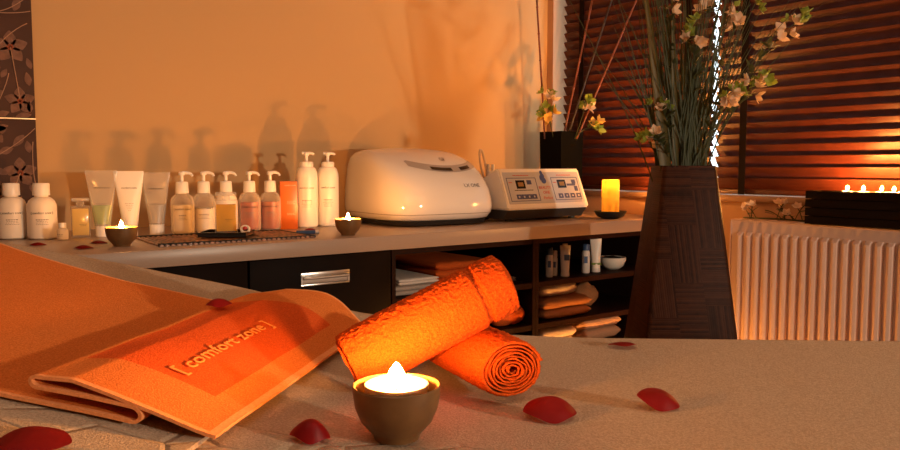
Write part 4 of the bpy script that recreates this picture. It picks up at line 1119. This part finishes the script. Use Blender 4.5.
# ------------------------------------------------------------------ rolled face towels
def rolled(name, p0, p1, r, label, seed, band=None, oval=1.0):
    """spiral-rolled terry towel from p0 to p1: the wound layers show at both ends"""
    random.seed(seed); p0, p1 = Vector(p0), Vector(p1); ax = (p1 - p0); L_ = ax.length; ax.normalize()
    e1 = Vector((0, 0, 1)) - ax * ax.z; e1.normalize(); e2 = ax.cross(e1) * oval; e1 = e1 * (1 - (oval - 1) * .3)
    root = thing(name, label, 'towel', p0, 0, 'rolled orange face towels')
    th = .0031; pitch = .0036; turns = (r - .004) / pitch
    # inner windings
    def spiral(t0, t1, steps, nl, disp, rough_end):
        bm = bmesh.new(); rows = []
        for i in range(steps + 1):
            tt = t0 + (t1 - t0) * i / steps; a = 2 * PI * tt; rr = .004 + pitch * tt - pitch * .5
            wob = 1 + (.10 * math.sin(a * 2 + seed) + .05 * math.sin(a * 5 + tt * 3 + seed)) * max(0, 1 - tt / turns) ** .8 + .012 * math.sin(3 * a + seed * 2)
            endj = .0045 * noise.noise(Vector((tt * 1.9, seed, 0))) + .002 * noise.noise(Vector((tt * 9, seed, 3)))
            row = []
            for k, side in ((0, 1), (1, -1)):
                for j in (range(nl + 1) if side == 1 else range(nl, -1, -1)):
                    f = j / nl; x = f * L_ + (endj if j == 0 else (-endj if j == nl else 0)) * rough_end
                    bulge = 1.0 - .06 * abs(2 * f - 1) ** 6
                    rad_ = (rr + side * th / 2) * bulge * wob
                    if (j in (0, nl)): rad_ = (rr + side * th * .28) * bulge * wob
                    P = ax * x + (e1 * math.cos(a) + e2 * math.sin(a)) * rad_
                    if disp and side == 1:
                        n1 = noise.noise((p0 + P) * 400) * .0019 + noise.noise((p0 + P) * 170) * .0003
                        if band and band[0] < f < band[1]: n1 = n1 * .5 - .0022
                        P += (e1 * math.cos(a) + e2 * math.sin(a)) * n1
                    row.append(P)
            rows.append(row)
        V = [[bm.verts.new(p) for p in r_] for r_ in rows]; n = len(V[0])
        for a_, b_ in zip(V, V[1:]):
            for j in range(n): bm.faces.new((a_[j], a_[(j + 1) % n], b_[(j + 1) % n], b_[j]))
        bm.faces.new(V[0][::-1]); bm.faces.new(V[-1]); return bm
    make('inner_windings', spiral(.3, turns - 1.0, int(turns * 34), 6, False, 1), M_roll, root, sharp=80)
    make('outer_winding', spiral(turns - 1.0, turns + .08, 170, int(L_ / .0014), True, 1), M_roll, root, sharp=180)
    return root
rolled('rolled_towel', (.5245, .594, .8425), (.559, .765, .8435), .0333, 'lower orange rolled towel with its spiral end facing right', 4, None, 1.18)
r1 = rolled('rolled_towel', (.3940, .699, .8472), (.5480, .634, .9270), .0350, 'upper orange rolled towel leaning across the lower one', 8, (.80, .835))
bm = bmesh.new(); tube(bm, bez([(.1205, -.0165, .045), (.122, -.024, .035), (.119, -.026, .022), (.123, -.027, .012)], 8), .0005, 5); make('loose_thread', bm, M_hem, r1)

# ------------------------------------------------------------------ petals on the bed
def bed_at(x, y):
    d = Vector((x, y, 0)) - BP0; return (x, y, zss(d.dot(BA), d.dot(BN)) + .0016)
gb = 'red rose petals on the bed'
petal(.040, -.30, 5, bed_at(.815, .700), R(-36), 'red petal near the far edge of the bed', tilt=(R(-6), 0), group=gb)
petal(.053, -.55, 6, bed_at(.524, .537), R(-33), 'large bright red petal right of the rolled towels', tilt=(R(16), R(3)), group=gb)
petal(.044, -.45, 14, bed_at(.636, .496), R(-50), 'curled red petal farthest right on the bed cover', tilt=(R(20), R(14)), group=gb)
petal(.035, -1.0, 8, bed_at(.300, .596), R(-30), 'red petal left of the front candle bowl on the bed', tilt=(R(16), R(8)), group=gb)
petal(.062, -.4, 9, (.088, .628, bed_at(.088, .628)[2] + .005), R(-30), 'large dark red petal in the lower left picture corner', tilt=(R(8), R(-4)), group=gb)
d_ = BP0 + BA * .546 + BN * .222
petal(.030, -.5, 10, (d_.x, d_.y, zss(.546, .222) + .037), R(-20), 'dark petal lying on the fold of the orange towel', tilt=(R(10), 0), group=None)

# front candle bowl on the bed
FX, FY = .368, .569
zf = bed_at(FX, FY)[2]
candle_bowl((FX, FY, zf), 'bronze candle bowl standing on the bed before the rolled towels')
tealight((FX, FY, zf + .0124), 'lit tealight in the front bowl on the bed', .0280, .036, 1750, .021, .0080)
